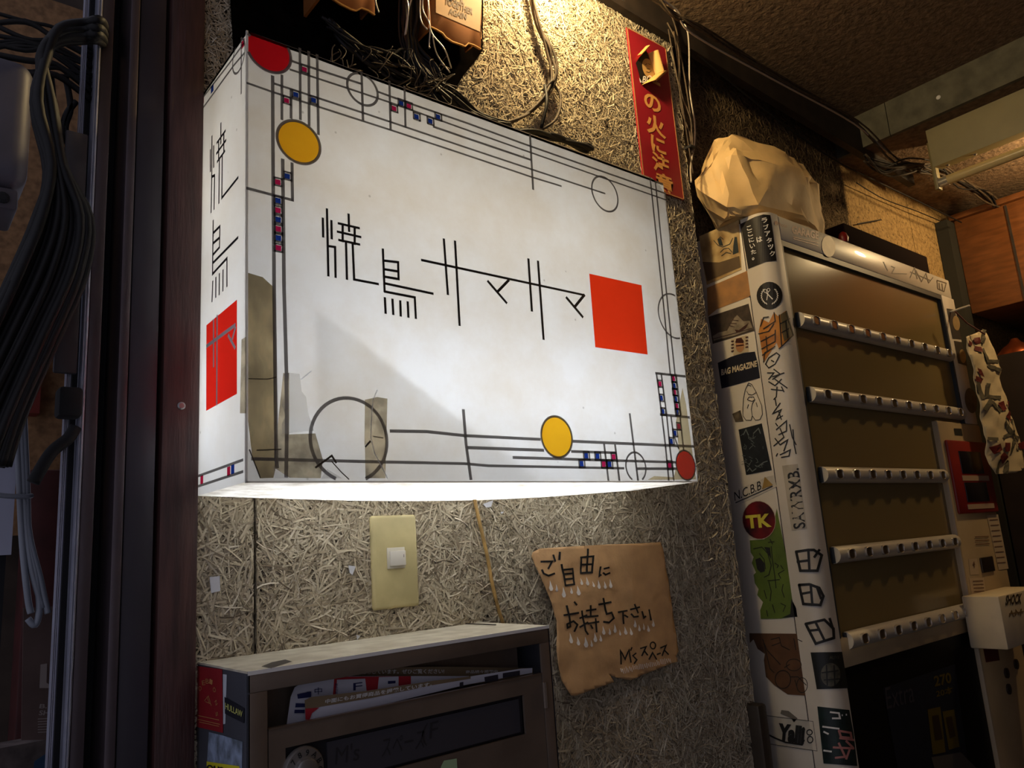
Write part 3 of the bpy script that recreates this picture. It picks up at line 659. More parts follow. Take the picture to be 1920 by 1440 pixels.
MB().box(dx0, MY-.0006, zd-.001, dx1, MY+.005, zd+.0006).build('door_edge', mat('door_edge', rgb(130, 112, 96), .35, .6), dr)
for z_ in (1.040, .78): MB().lathe([(.0032, 0), (.0032, .03)], (dx1+.003, MY-.0005, z_-.03), 8).build('hinge', M_mb, dr)
ink = Ink(F_.at); ink.poly([(826, 1438), (832, 1426), (856, 1422), (858, 1460), (826, 1460)], .0005).build('green_sticker', mat('green_sticker', rgb(168, 196, 150), .6), dr)
dc = F_.at(568, 1442)
dial = MB().lathe([(.021, 0), (.021, .003), (.0195, .006), (.012, .007), (.011, .012), (.009, .013)], (dc.x, MY+.001, dc.z), 36, (0, -1, 0)).build('dial_lock', mat('dial', rgb(150, 146, 142), .35, .7), mail, smooth='auto')
dm = MB(); v_ = Vector((dc.x, MY-.0062, dc.z))
for i, ch in enumerate('123456789ABC'):
    a = math.radians(90-(i-8)*30-8); c = v_+Vector((math.cos(a), 0, math.sin(a)))*.0156; v, f = text_verts(ch, .02)
    cx_ = (min(q[0] for q in v)+max(q[0] for q in v))/2
    rt = Vector((math.sin(a), 0, -math.cos(a))); up = Vector((math.cos(a), 0, math.sin(a)))
    dm.add([c+rt*(q[0]-cx_)*.0075+up*(q[1]-.35)*.0075 for q in v], f)
dm.build('dial_numbers', M_black, dial)
# stickers on the mailbox side
S_ = PX(MX0); zk = zo(360, 1180, 5.538)
st = Ink(S_.at).poly(zk([(42, 378), (320, 415), (328, 1075), (45, 1010)]), .0006, 30).build('red_sticker', mat('red_sticker', rgb(150, 28, 36), .5, var=.15), mail, label='dark red sticker with arched gold lettering')
ik = Ink(S_.at)
for ch, (x, y), a in zip('UNDEBIONS', [(80, 770), (72, 690), (105, 610), (135, 550), (170, 530), (205, 530), (240, 600), (262, 720), (272, 830)], [-80, -60, -35, -15, 0, 15, 40, 65, 80]):
    ca, sa = math.cos(math.radians(a)), math.sin(math.radians(a)); o_ = zk([(x-18, y+30)])[0]
    ik.text(ch, o_, (6*ca, 7*sa+1), (8*sa*.5, -9*ca), .001)
ik.lines([zk(s) for s in ([(140, 740), (180, 690), (210, 790)], [(150, 750), (200, 770)], [(165, 700), (190, 760)])], 1.0, .001).lines([zk(s) for s in ([(60, 890), (290, 940)], [(60, 930), (300, 985)], [(90, 960), (290, 1005)])], 1.2, .001)
ik.build('gold_print', mat('gold_print', rgb(190, 130, 80), .5), st)
Ink(S_.at).poly(zk([(325, 465), (365, 470), (350, 980), (328, 985)]), .0004, 30).build('white_tape', mat('white_tape', rgb(200, 204, 210), .6, var=.2), mail)
st = Ink(S_.at).poly(zk([(345, 700), (550, 820), (548, 975), (350, 875)]), .0008, 30).build('black_sticker', mat('black_sticker', rgb(18, 20, 30), .5), mail, label='black sticker with pale yellow lettering')
Ink(S_.at).text('HULLAW', zk([(360, 825)])[0], (32, 16), (0, -12), .0014, .01).build('yellow_print', mat('yellow_print', rgb(200, 200, 110), .5), st)
Ink(S_.at).poly(zk([(180, 1065), (320, 1100), (530, 1165), (525, 1440), (490, 1440), (160, 1400)]), .0005, 30).build('torn_white_sticker', mat('torn_white', rgb(150, 165, 190), .6, col2=rgb(90, 100, 110), scale=60), mail)
st = Ink(S_.at).poly(zk([(160, 1370), (500, 1420), (500, 1560), (160, 1500)]), .0008, 30).build('yellow_sticker', mat('yellow_sticker', rgb(214, 205, 40), .5), mail, label='yellow sticker with bold black letters')
Ink(S_.at).text('OUSO', zk([(165, 1470)])[0], (44, 8), (0, -13), .0014, .04).build('black_print', M_black, st)
# flyers in the slot
zf = zo(480, 1180, 3.31)
def flyer(name, pl, pts, m_, label):
    return Ink(pl.at).poly(pts, 0.0, 40).build(name, m_, None, label=label, cat='flyer', group=None)
M_paper = mat('flyer_white', rgb(205, 204, 214), .6, var=.05); M_kraft = mat('flyer_tan', rgb(132, 112, 84), .6, var=.1)
q3 = PY(MY+.034)
f3 = flyer('flyer', q3, zf([(560, 268), (600, 240), (1180, 232), (1720, 240), (1720, 300), (560, 420)]), M_kraft, 'tan flyer with white print at the back of the mail slot')
Ink(q3.at).text('掲載しています。ぜひご覧ください!', zf([(650, 278)])[0], (156, -1), (0, -9), .0006, .015).text('商品続々掲載中', zf([(1300, 274)])[0], (60, -1), (0, -6), .0006, .01).build('white_print', M_white, f3)
q2 = PY(MY+.026)
f2 = flyer('flyer', q2, zf([(190, 592), (215, 420), (240, 360), (290, 330), (500, 292), (760, 290), (1320, 290), (1330, 310), (900, 440), (330, 600)]), M_paper, 'white flyer with navy bars and red blocks in the mail slot')
ik = Ink(q2.at); ik.poly(zf([(485, 295), (960, 290), (960, 360), (700, 390), (475, 420)]), .0005, 40); ik.build('red_block', mat('flyer_red', rgb(176, 36, 48), .6), f2)
ik = Ink(q2.at); ik.poly(zf([(500, 312), (675, 306), (685, 390), (492, 410)]), .001, 40).poly(zf([(760, 296), (882, 292), (882, 360), (752, 372)]), .001, 40); ik.build('white_block', M_paper, f2)
ik = Ink(q2.at)
for s in ([(252, 402), (335, 385), (338, 420), (256, 430)], [(243, 458), (300, 460), (300, 482), (240, 484)], [(236, 498), (298, 498), (298, 518), (234, 520)], [(815, 320), (862, 318), (862, 334), (815, 338)]): Ink(q2.at).poly(zf(s), .0014, 40).build('navy_bar', mat('flyer_navy2', rgb(26, 32, 84), .6), f2)
ik.poly(zf([(310, 388), (338, 385), (338, 420), (318, 420)]), .0016, 40)
ik.text('F', zf([(600, 380)])[0], (17, -2), (0, -14), .0014).text('中', zf([(360, 405)])[0], (14, -1), (0, -13), .0014).text('商品多数', zf([(505, 400)])[0], (0, -20), (-6, 0), .0014)
ik.build('navy_print', mat('flyer_navy', rgb(26, 32, 84), .6), f2)
q1 = PY(MY+.014)
f1 = flyer('flyer', q1, zf([(300, 440), (340, 420), (700, 380), (1100, 318), (1330, 292), (1640, 245), (1715, 240), (1715, 270), (1300, 345), (800, 465), (330, 560), (315, 520)]), M_paper, 'folded white flyer with tan band lying along the mail slot')
ik = Ink(q1.at); ik.poly(zf([(300, 440), (340, 420), (700, 380), (1100, 318), (1330, 292), (1330, 306), (1100, 345), (720, 425), (400, 480), (305, 500)]), .0006, 40).build('tan_band', M_kraft, f1)
Ink(q1.at).text('中面にもお買得商品を掲載しています。', zf([(425, 462)])[0], (200, -33), (1, -8.5), .0011, .02).build('white_print', M_white, f1)
for p_ in ([(1415, 296), (1500, 280), (1502, 318), (1420, 330)], [(1530, 272), (1636, 255), (1636, 285), (1530, 302)], [(1262, 330), (1285, 326), (1285, 358), (1262, 362)]): Ink(q1.at).poly(zf(p_), .0006, 40).build('dark_block', mat('flyer_dark', rgb(50, 46, 56), .6), f1)
Ink(q1.at).poly(zf([(303, 492), (390, 485), (345, 520), (330, 560), (305, 560)]), .0009, 40).build('red_corner', bpy.data.materials['flyer_red'], f1)
# stains and bits on the mailbox top
q = PZ(MZ1)
Ink(q.at).poly([(490, 1250), (510, 1242), (535, 1237), (548, 1241), (528, 1247), (508, 1254)], .0003, 50).build('stain', mat('stain', rgb(70, 64, 56), .9), mail)
MB().tube([q.at(856, 1170, .001), q.at(930, 1173, .001)], .0007, 5).build('twig', M_darkwood, label='thin dark twig lying on the mailbox top', cat='twig')
MB().lathe([(.0005, 0), (.003, .001), (.002, .004), (.0003, .006)], q.at(835, 1174, .0), 7).build('crumb', M_white, label='small white crumb lying on the mailbox top', cat='crumb')

# ------------------------------------------------------------------ brown paper note
zn = zo(980, 1000, 4.5)
out = zn([(58, 195), (72, 160), (125, 130), (400, 112), (700, 95), (1000, 85), (1160, 75), (1180, 130), (1215, 350), (1250, 560), (1280, 800), (1308, 990), (1285, 1035), (1302, 1080), (1150, 1130), (1000, 1190), (880, 1235), (760, 1215), (700, 1190), (735, 1250), (560, 1310), (400, 1365), (365, 1362), (335, 1310), (295, 1235), (270, 1120), (250, 990), (262, 860), (262, 740), (235, 640), (200, 535), (140, 390), (100, 290)])
nq = PY(-.012)
def note_at(x, y, off=0.0):
    p_ = nq.at(x, y); u = (x-992)/280; v = (y-1015)/290
    d = .004*math.sin(3.1*u+.6)+.005*v*v*v+.012*max(0, .25-u)**2*8*v+.0022*mnoise(Vector((p_.x*28, 3, p_.z*28)))+.0012*mnoise(Vector((p_.x*70, 9, p_.z*70)))
    return Vector((p_.x, p_.y-.002-d-off, p_.z))
nt_ = Ink(note_at).poly(out, 0.0, 7)
note = nt_.build('paper_note', mat('kraft_paper', rgb(206, 162, 112), .75, var=.16, scale=22, bump=.15, bscale=120), None, label='torn brown paper note with handwritten Japanese taped to the wall', cat='note', smooth=True)
mo = note.modifiers.new('thick', 'SOLIDIFY'); mo.thickness = .0004; mo.offset = 0
HW = [[(135, 240), (225, 238), (190, 298)], [(140, 310), (150, 340), (190, 358), (240, 340)], [(238, 185), (250, 235)], [(290, 162), (286, 222)],
      [(302, 265), (335, 440)], [(310, 310), (395, 300), (412, 430), (335, 440)], [(320, 345), (398, 338)], [(328, 388), (404, 382)],
      [(470, 205), (468, 335)], [(465, 205), (570, 195), (562, 330), (468, 335)], [(525, 135), (520, 335)], [(470, 265), (565, 262)],
      [(630, 285), (622, 360), (636, 350)], [(660, 300), (700, 290)], [(655, 335), (672, 350), (710, 335)],
      [(320, 690), (440, 670)], [(345, 612), (362, 700), (375, 785), (350, 795), (345, 765), (400, 740), (435, 770), (410, 825)], [(405, 580), (425, 602)],
      [(455, 715), (515, 690)], [(470, 655), (500, 820), (520, 850)], [(455, 790), (520, 750)], [(545, 610), (550, 700)], [(510, 652), (590, 640)], [(500, 705), (610, 695)], [(520, 760), (615, 745)], [(590, 720), (595, 830)], [(545, 775), (560, 800)],
      [(615, 600), (720, 580)], [(650, 550), (680, 680), (720, 668), (740, 715), (700, 752), (655, 745)],
      [(780, 665), (860, 652)], [(825, 660), (832, 760)], [(840, 690), (865, 706)], [(890, 642), (965, 622)], [(920, 600), (950, 670)], [(895, 680), (912, 705), (950, 700)], [(990, 660), (1005, 712), (1020, 700)], [(1050, 645), (1066, 730)]]
HT = [[(800, 1100), (795, 985), (835, 1060), (870, 980), (885, 1085)], [(895, 962), (885, 985)], [(935, 1010), (905, 1030), (940, 1065), (915, 1095)], [(975, 970), (1020, 955), (985, 1030)], [(1005, 990), (1030, 1025)],
      [(1040, 1060), (1070, 1005), (1105, 1060)], [(1115, 1020), (1145, 1010)], [(1150, 965), (1195, 945), (1160, 1030)], [(1180, 985), (1215, 1020)]]
for L_, w in ((HW[:4], 3.6), (HW[4:8], 3.6), (HW[8:12], 3.6), (HW[12:15], 3.4), (HW[15:18], 3.6), (HW[18:27], 3.4), (HW[27:29], 3.6), (HW[29:32], 3.2), (HW[32:35], 3.2), (HW[35:], 3.2), (HT[:3], 2.7), (HT[3:5], 2.7), (HT[5:6], 2.7), (HT[6:7], 2.7), (HT[7:], 2.7)):
    ik = Ink(note_at)
    for s in L_: ik.line(zn(s), w, .0012)
    if L_ is not HT and L_ and L_[0] == HT[5]: ik.ell(zn([(1080, 945)])[0], 5.6, 6.2, 2.4, .0012)
    ik.build('handwritten_letter', M_black, note)
M_chalk = mat('chalk_white', rgb(244, 236, 226), .8)
for x, y, h in [(210, 440, 90), (262, 460, 65), (320, 495, 90), (385, 480, 60), (443, 480, 85), (470, 405, 60), (520, 402, 75), (570, 428, 50), (617, 430, 75), (668, 435, 65), (718, 422, 78),
                (378, 880, 90), (440, 905, 75), (503, 915, 90), (552, 925, 60), (585, 875, 80), (628, 880, 60), (652, 815, 75), (705, 825, 60), (755, 800, 75), (800, 835, 50), (848, 818, 70), (893, 825, 65), (925, 760, 65), (963, 795, 60), (1005, 785, 60), (1050, 800, 60), (1088, 755, 65)]:
    w = h*.2; Ink(note_at).poly(zn([(x-8, y-h/2), (x+w*.5, y), (x+w, y+h*.3), (x+w*.6, y+h/2), (x-w*.4, y+h/2), (x-w, y+h*.25), (x-w*.6, y)]), .0013, 40).build('white_drop', M_chalk, note)
ik = Ink(note_at)
for k in range(30): x = 800+k*15; y = 1160-k*3.1; ik.line(zn([(x, y+rnd.uniform(5, 22)), (x-8, y-rnd.uniform(10, 30))]), 1.3, .0013)
ik.build('white_grass_strokes', M_chalk, note, kind='stuff')

# ------------------------------------------------------------------ red fire-notice board
q = PY(-.008); B0 = PY(-.010)
bx0, bx1, bz0, bz1 = .633, .757, 1.887, 2.243
rb = MB().box(bx0, -.010, bz0, bx1, -.0065, bz1).build('fire_notice', mat('notice_red', rgb(150, 22, 38), .5, var=.12, scale=12), label='tall red notice board with gold Japanese lettering', cat='sign')
ed = MB(); 
for (a, b, c, d) in ((bx0, bz0, bx0+.0022, bz1), (bx1-.0022, bz0, bx1, bz1), (bx0, bz0, bx1, bz0+.0022), (bx0, bz1-.0022, bx1, bz1)): ed.box(a, -.0104, b, c, -.0098, d)
ed.build('gold_rim', mat('gold_rim', rgb(196, 140, 90), .5), rb)
cxm = (bx0+bx1)/2; M_gold = mat('gold_letter', rgb(222, 160, 90), .5)
for ch, p_, s_ in zip('の火に注意', ((1223, 193), (1229, 236), (1234, 272), (1239, 306), (1246, 345)), (.050, .050, .046, .046, .048)):
    v, f = text_verts(ch, .03); c = B0.at(*p_, .0007)
    x0 = (min(k_[0] for k_ in v)+max(k_[0] for k_ in v))/2; y0 = (min(k_[1] for k_ in v)+max(k_[1] for k_ in v))/2
    MB().add([(c.x+(k_[0]-x0)*s_*1.2, -.0107, c.z+(k_[1]-y0)*s_*.95) for k_ in v], f).build('gold_letter', M_gold, rb)
tx = MB().ribbon([(cxm-.012, -.0107, 2.151), (cxm+.004, -.0107, 2.140), (cxm+.024, -.0107, 2.140)], .007, (0, -1, 0))
tx.build('gold_letter', M_gold, rb)
zr = zo(1150, 30, 3.89)
st = Ink(B0.at).poly(zr([(160, 345), (190, 300), (235, 250), (250, 290), (290, 420), (280, 470), (200, 500), (180, 410)]), .0012, 30).build('torn_sticker', mat('torn_black', rgb(20, 18, 18), .5), rb, label='torn black sticker with a pale oval and letters BO')
Ink(B0.at).ell(zr([(252, 385)])[0], 11, 19, None, .0017, tilt=-.3).build('pale_oval', mat('pale_oval', rgb(190, 150, 90), .6), st)
Ink(B0.at).text('BO', zr([(205, 492)])[0], (17, -2), (2, -13), .002, .02).poly(zr([(183, 452), (203, 485), (190, 490)]), .002, 30).build('white_print', M_white, st)
Ink(B0.at).lines([zr(s) for s in ([(225, 360), (240, 352)], [(250, 352), (265, 358)], [(238, 385), (262, 392)], [(235, 410), (255, 415), (268, 405)])], 1.0, .0022).build('line_drawing', M_black, st)
fl = MB()
def curl(a, b, c, n=10):                                # curled paper flap: strip from a-b rolled outwards towards c
    a, b, c = Vector(a), Vector(b), Vector(c); V = []; 
    for i in range(n+1):
        t_ = i/n; o_ = c*t_; l_ = Vector((0, -1, 0))*(.016*math.sin(math.pi*min(1, t_*.85)))
        V += [a+o_+l_, b+o_*.85+l_]
    fl.add(V, [(2*i, 2*i+1, 2*i+3, 2*i+2) for i in range(n)])
A_ = [B0.at(*p_, .001) for p_ in zr([(252, 275), (300, 430), (392, 432), (205, 505), (195, 215), (235, 255), (170, 320)])]
curl(A_[0], A_[1], (A_[2]-A_[1])*.55); curl(A_[3], A_[1], (A_[2]-A_[1])*.9+Vector((0, 0, .004))); curl(A_[5], A_[6], (A_[4]-A_[5])*.5)
fl.build('curled_paper', mat('curled_tan', rgb(206, 160, 92), .7), st, smooth=True)

# ------------------------------------------------------------------ copper coloured boxes above the sign, dark hollow and cables
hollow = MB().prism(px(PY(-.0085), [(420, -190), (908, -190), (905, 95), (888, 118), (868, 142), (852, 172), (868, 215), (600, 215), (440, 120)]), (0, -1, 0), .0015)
hollow.build('hollow_shade_board', mat('hollow_shade', rgb(11, 9, 8), .95, var=.4, scale=60, spec=0.0), label='black board painting in the hollow and cover shadow above the lit sign', cat='board')  # black shape paints in the dark hollow and the copper cover's shadow
M_cop = mat('copper_plate', rgb(176, 112, 60), .42, .55, var=.2, scale=16)
def plate(label, pts, y, txt):
    q = PY(y); root = empty('meter_cover', q.at(*pts[0]), label, 'cover', 'copper coloured covers above the sign')
    c = MB().prism(px(q, pts), q.n, .004).build('front', M_cop, root, bevel=.0006)
    ed = MB(); low = [p_ for p_ in pts if p_[1] > -40]; 
    ed.tube(px(q, low, .0), .0013, 6); ed.build('rolled_edge', mat('copper_edge', rgb(220, 170, 100), .35, .6), root)
    a = q.at(*low[0]); b = q.at(*low[-1])
    MB().box(a.x-.004, y, a.z-.005, a.x, y+.044, CEIL-.02).build('side', M_cop, root)
    MB().box(b.x, y, b.z+.02, b.x+.003, y+.044, CEIL-.02).build('side', M_cop, root)
    if txt:
        c2 = Ink(q.at).poly([(817, -60), (902, -20), (900, 60), (817, 24)], .0006, 60).build('paper_label', mat('paper_label', rgb(206, 150, 84), .6, var=.08), root)
        Ink(q.at).text('BACK', (838, 2), (33, 8), (1, -13), .0011, .03).text('TOGETHER', (833, 8), (53, 21), (1, -12), .0011, .03).text('AGAIN', (841, 27), (33, 11), (1, -12), .0011, .03).build('print', mat('label_print', rgb(116, 74, 36), .6), c2)
    return root
plate('copper coloured cover with a printed paper label', [(808, -160), (808, 50), (818, 55), (830, 62), (836, 70), (848, 78), (866, 84), (872, 87), (878, 81), (888, 84), (902, 92), (905, -120)], -.058, True)
plate('copper coloured cover half hidden in the cables', [(600, -200), (600, -6), (622, -4), (640, 8), (658, 17), (668, 20), (678, 15), (690, 19), (703, 28), (705, -160)], -.058, False)
rnd = random.Random(11)
q = PY(-.03)
ROOTS = {}
def cable(P_, r, m_, label, group, y=-.03, jit=0):
    pl_ = PY(y); pts = [pl_.at(x+rnd.uniform(-jit, jit), yy+rnd.uniform(-jit, jit), rnd.uniform(-.006, .012)) for x, yy in P_]
    t_ = MB().tube(smooth_path(pts, 5), r, 6)
    if group is None: return t_.build('cable', m_, label=label, cat='cable', smooth=True)
    if group not in ROOTS: ROOTS[group] = empty('cable_bundle', pts[0], label, 'cables')
    return t_.build('cable', m_, ROOTS[group], smooth=True)
G1 = 'tangled black cables above the sign'; L1 = 'tangle of black cables hanging above the lit sign'
for k in range(26):
    u = rnd.random(); e = rnd.uniform(0, 1)
    cable([(745+45*u, -60), (748+38*u, 30), (752+30*u, 90), (760+40*u+20*e, 140), (800+60*e, 175+20*u), (850+60*e, 205+15*u+12*e), (900+60*e, 232+10*u)], rnd.uniform(.0018, .0036), M_blackcable, L1, G1, -.035, 4)
for k in range(14):
    a = rnd.uniform(0, 1)
    cable([(600+40*a, 30+40*a), (650+rnd.uniform(-10, 30), 70+30*a), (700, 110+rnd.uniform(-20, 25)), (750, 120+rnd.uniform(-20, 40)), (790, 150+rnd.uniform(-20, 30))], rnd.uniform(.0012, .003), M_blackcable, L1, G1, -.035, 5)
G2 = G1; L2 = L1
for k in range(34):
    x = rnd.uniform(620, 890); y = rnd.uniform(60, 110)+.34*(x-600)*.55
    cable([(x, y), (x+rnd.uniform(-15, 15), y+rnd.uniform(5, 25)), (x+rnd.uniform(-25, 25), y+rnd.uniform(15, 40)), (x+rnd.uniform(-30, 30), y+rnd.uniform(20, 45))], .0008, M_dustcable, L2, G2, -.05, 2)
G3 = 'bright'; L3 = 'thin bright wires hanging beside the copper covers'
for P_ in ([(752, -30), (758, 20), (761, 64)], [(775, -30), (768, 15), (761, 64)], [(790, -30), (792, 15), (802, 50), (806, 85), (800, 95)], [(796, -30), (800, 25), (808, 62), (830, 95), (850, 125)], [(786, -30), (790, 30), (796, 60)], [(803, 75), (822, 100), (845, 135)], [(706, -30), (702, 0), (704, 30)]):
    cable(P_, .0011, M_silver, L3, G3, -.062)
# curved cable descending over the bright wall, coil and black lead behind the sign top
G4 = 'cables dropping over the bright wall'; L4 = 'dusty dark cables bowing together down the bright fibre wall'
for k in range(4):
    d = k*2.2
    cable([(985+d, -40), (1002+d, 40), (1022+d*1.2, 100), (1030+d, 145), (1018+d, 180), (990+d, 210), (958+d, 228), (920+d, 238)], .0026, M_dustcable, L4, G4, -.018, 1)
cable([(1018, 190), (1022, 168), (1030, 156), (1042, 158), (1050, 178), (1046, 205), (1032, 232), (1016, 243)], .0026, M_dustcable, 'dusty cable loop standing on top of the lit sign', None, -.02)
cable([(1022, 160), (1017, 200), (1014, 240)], .0035, M_blackcable, 'short black cable end beside the dusty loop', None, -.02)
for k in range(4): cable([(870, 215+k*4), (930, 240+k*2), (990, 248+k*2), (1040, 258+k*2), (1085, 275), (1103, 284), (1098, 276), (1080, 272)], .004, M_blackcable, 'black leads lying along the top edge of the lit sign', 'black leads on the sign top', -.03, 2)
cable([(935, 25), (955, 60), (975, 100), (990, 130), (1002, 165)], .0007, M_dustcable, 'faint wire lying flat on the bright fibre wall', None, -.008)
# vertical cables at the end of the fibre wall
L5 = 'clipped thin cables running down the end of the fibre wall'; G5 = 'cables down the wall end'
for P_, r, m_ in (([(1262, 20), (1278, 55), (1284, 90), (1293, 170), (1299, 230), (1300, 270), (1298, 310), (1290, 345)], .0019, M_silver), ([(1250, 10), (1270, 50), (1276, 100), (1283, 180), (1292, 245), (1295, 290)], .0018, M_dustcable), ([(1255, 40), (1268, 90), (1276, 170), (1288, 230), (1294, 270)], .0018, M_dustcable), ([(1262, 60), (1272, 120), (1280, 200), (1290, 250), (1296, 280)], .0015, M_dustcable), ([(1246, 60), (1262, 120), (1274, 210), (1288, 262), (1292, 330)], .0015, M_dustcable)):
    cable(P_, r, m_, L5, G5, -.03)
c = PY(-.032).at(1294, 277)
MB().box(c.x-.008, c.y-.008, c.z-.003, c.x+.008, c.y+.010, c.z+.003).build('cable_clip', M_blk, ROOTS[G5], bevel=.001)
# cables under the ceiling edge
L6 = 'long cables running together along the ceiling edge'; G6 = 'cables along the ceiling edge'
for k in range(5):
    cable([(1200+k*6, -20+k*3), (1262, 22+k*3), (1300+k*2, 62-k*3), (1450, 150-k*4), (1600, 232-k*2), (1680, 295+k*4), (1745, 318+k*3)], .0022, M_dustcable if k else M_silver, L6, G6, -.10, 1)
cable([(1165, 0), (1290, 85), (1450, 215), (1560, 300), (1640, 338), (1720, 380), (1800, 418)], .0022, M_blackcable, 'dark cable sagging across the fibre wall above the paper bag', None, -.02)
cable([(1600, 345), (1660, 372), (1720, 398), (1790, 425)], .0016, M_blackcable, 'thinner dark cable below the sagging one', None, .04)
L7 = 'bunch of cables hanging beside the fluorescent fitting'; G7 = 'cables bunched by the fluorescent fitting'
for k in range(9):
    o_ = rnd.uniform(-8, 8)
    cable([(1625+o_, 300+o_), (1655, 315+rnd.uniform(-8, 14)), (1700, 310+rnd.uniform(-12, 18)), (1755, 318+rnd.uniform(-8, 10)), (1800+o_, 335+rnd.uniform(-4, 22)), (1845, 362+rnd.uniform(-6, 14)), (1872+o_, 390)], rnd.uniform(.002, .0034), rnd.choice((M_dustcable, M_blackcable)), L7, G7, -.112, 2)

# ------------------------------------------------------------------ bulbs (outside the frame)
M_brass = mat('brass', rgb(150, 110, 50), .35, .9)
def bulb(name, c, r, k, col, label, arm):
    root = empty(name, c, label, 'lamp')
    MB().lathe([(.3*r, -1.15*r), (.55*r, -.95*r), (r*.95, -.35*r), (r, 0), (.9*r, .45*r), (.6*r, .8*r), (.2*r, .98*r)], c, 20, (0, 0, -1)).build('bulb', emis(name+'_glow', col, k), root, smooth=True)
    MB().lathe([(.5*r, 0), (.55*r, .04), (.35*r, .05)], Vector(c)+Vector((0, 0, r)), 16).build('socket', M_brass, root, smooth='auto')
    MB().tube([Vector(c)+Vector((0, 0, r+.045)), Vector(arm)], .004, 8).build('cord', M_blackcable, root)
bulb('bare_bulb', (.35, -.115, 2.27), .026, LAMP_A, (1, .74, .36), 'bare warm bulb hanging close to the fibre wall', (.35, -.115, CEIL))
bulb('room_bulb', (2.02, -.50, 2.142), .035, LAMP_B, (1, .70, .34), 'bare warm bulb hanging in the room to the right', (2.02, -.50, LOW))
# ------------------------------------------------------------------ vending machine
VX0, VX1, VY, VT = .87, 1.775, -.12, 1.848
VB = REC-.002; SEAM = -.062; RC = .032
M_cream = mat('cream_enamel', rgb(206, 198, 184), .38, var=.07, scale=6, coat=.2)
M_cream2 = mat('cream_panel', rgb(182, 160, 124), .42, var=.1, scale=9)
vm = empty('vending_machine', (1.32, -.03, 0), 'sticker-covered cream cigarette vending machine with five button rails', 'vending machine')
MB().box(VX0+.001, SEAM+.003, .02, VX1, VB, VT-.006).build('body', M_cream, vm, bevel=.003)
wx0, wx1, wz1, wzp, wxp, wz0, lz0 = .918, 1.695, 1.793, 1.442, 1.512, .998, .50
ac = Vector((VX0+RC, VY+RC, 0))
prof = [(VX0, SEAM)]+[(ac.x-RC*math.cos(t_), ac.y-RC*math.sin(t_)) for t_ in [i*math.pi/2/8 for i in range(9)]]+[(wx0, VY), (wx0, SEAM)]
st_ = MB(); k = len(prof); st_.v = [(x, y, .02) for x, y in prof]+[(x, y, VT) for x, y in prof]
st_.f = [(i, (i+1) % k, (i+1) % k+k, i+k) for i in range(k)]+[tuple(range(k-1, -1, -1)), tuple(range(k, 2*k))]; st_.m = [0]*len(st_.f)
st_.build('door_stile', M_cream, vm, smooth='auto')
MB().box(wx0, VY, wz1, VX1-.01, SEAM, VT).build('top_rail', M_cream, vm, bevel=.004)
MB().box(wx1, VY, wzp, VX1, SEAM, wz1+.002).build('right_stile', M_cream, vm, bevel=.003)
MB().box(wxp, VY-.004, .02, VX1, SEAM, wzp).build('control_panel', M_cream2, vm, bevel=.006)
MB().box(wx0, VY, .945, wxp, SEAM, wz0-.0).build('cross_rail', M_cream2, vm, bevel=.002)
MB().box(wx0, VY, .02, wxp, SEAM, lz0).build('kick_panel', M_cream2, vm, bevel=.002)
MB().box(VX0+.003, SEAM+.0005, .03, VX1-.003, SEAM+.0035, VT-.008).build('seam', M_blk, vm)
# window gasket, glass, inside
gk = MB(); M_gk = mat('gasket', rgb(46, 50, 50), .5)
gk.box(wx0, VY+.001, wz1-.012, wx1, VY+.012, wz1).box(wx0, VY+.001, wz0, wx0+.007, VY+.012, wz1-.012).box(wx1-.007, VY+.001, wzp, wx1, VY+.012, wz1-.012)
gk.build('window_gasket', M_gk, vm)
G = bpy.data.materials.new('smoked_glass'); G.use_nodes = True; nt = G.node_tree; N = nt.nodes; L = nt.links; N.clear()
tr = N.new('ShaderNodeBsdfTransparent'); tr.inputs[0].default_value = (.62, .55, .46, 1)
df = N.new('ShaderNodeBsdfDiffuse'); df.inputs[0].default_value = (*rgb(190, 164, 108), 1)
gs = N.new('ShaderNodeBsdfGlossy'); gs.inputs['Roughness'].default_value = .16
m1 = N.new('ShaderNodeMixShader'); m1.inputs[0].default_value = .46; m2 = N.new('ShaderNodeMixShader'); fr = N.new('ShaderNodeFresnel'); fr.inputs[0].default_value = 1.5
o_ = N.new('ShaderNodeOutputMaterial'); L.new(tr.outputs[0], m1.inputs[1]); L.new(df.outputs[0], m1.inputs[2]); L.new(m1.outputs[0], m2.inputs[1]); L.new(gs.outputs[0], m2.inputs[2]); L.new(fr.outputs[0], m2.inputs[0]); L.new(m2.outputs[0], o_.inputs[0])
MB().prism([(wx0, VY+.010, wz0), (wxp, VY+.010, wz0), (wxp, VY+.010, wzp), (wx1, VY+.010, wzp), (wx1, VY+.010, wz1), (wx0, VY+.010, wz1)], (0, -1, 0), .002).build('window_pane', G, vm)
M_in2 = mat('inside_brown', rgb(92, 76, 58), .7, var=.2)
MB().box(wx0, SEAM-.004, wz0, wx1, SEAM, wz1).build('display_back', M_in2, vm)
VF = PY(VY)
RAILS = [((1490, 597), (1765, 657), 10), ((1512, 737), (1787, 771), 10), ((1537, 887), (1768, 893), 8), ((1560, 1036), (1795, 1020), 8), ((1590, 1195), (1820, 1152), 8)]
M_rail = mat('rail_white', rgb(196, 188, 172), .35, var=.06); M_chrome = mat('chrome', rgb(214, 206, 192), .25, .6); M_cup = mat('button_cup', rgb(150, 130, 100), .22, .85)
M_fin = film('clear_fin', (.75, .7, .62), .35); M_price = mat('price_strip', rgb(120, 104, 84), .6, var=.15, scale=50)
btn = None
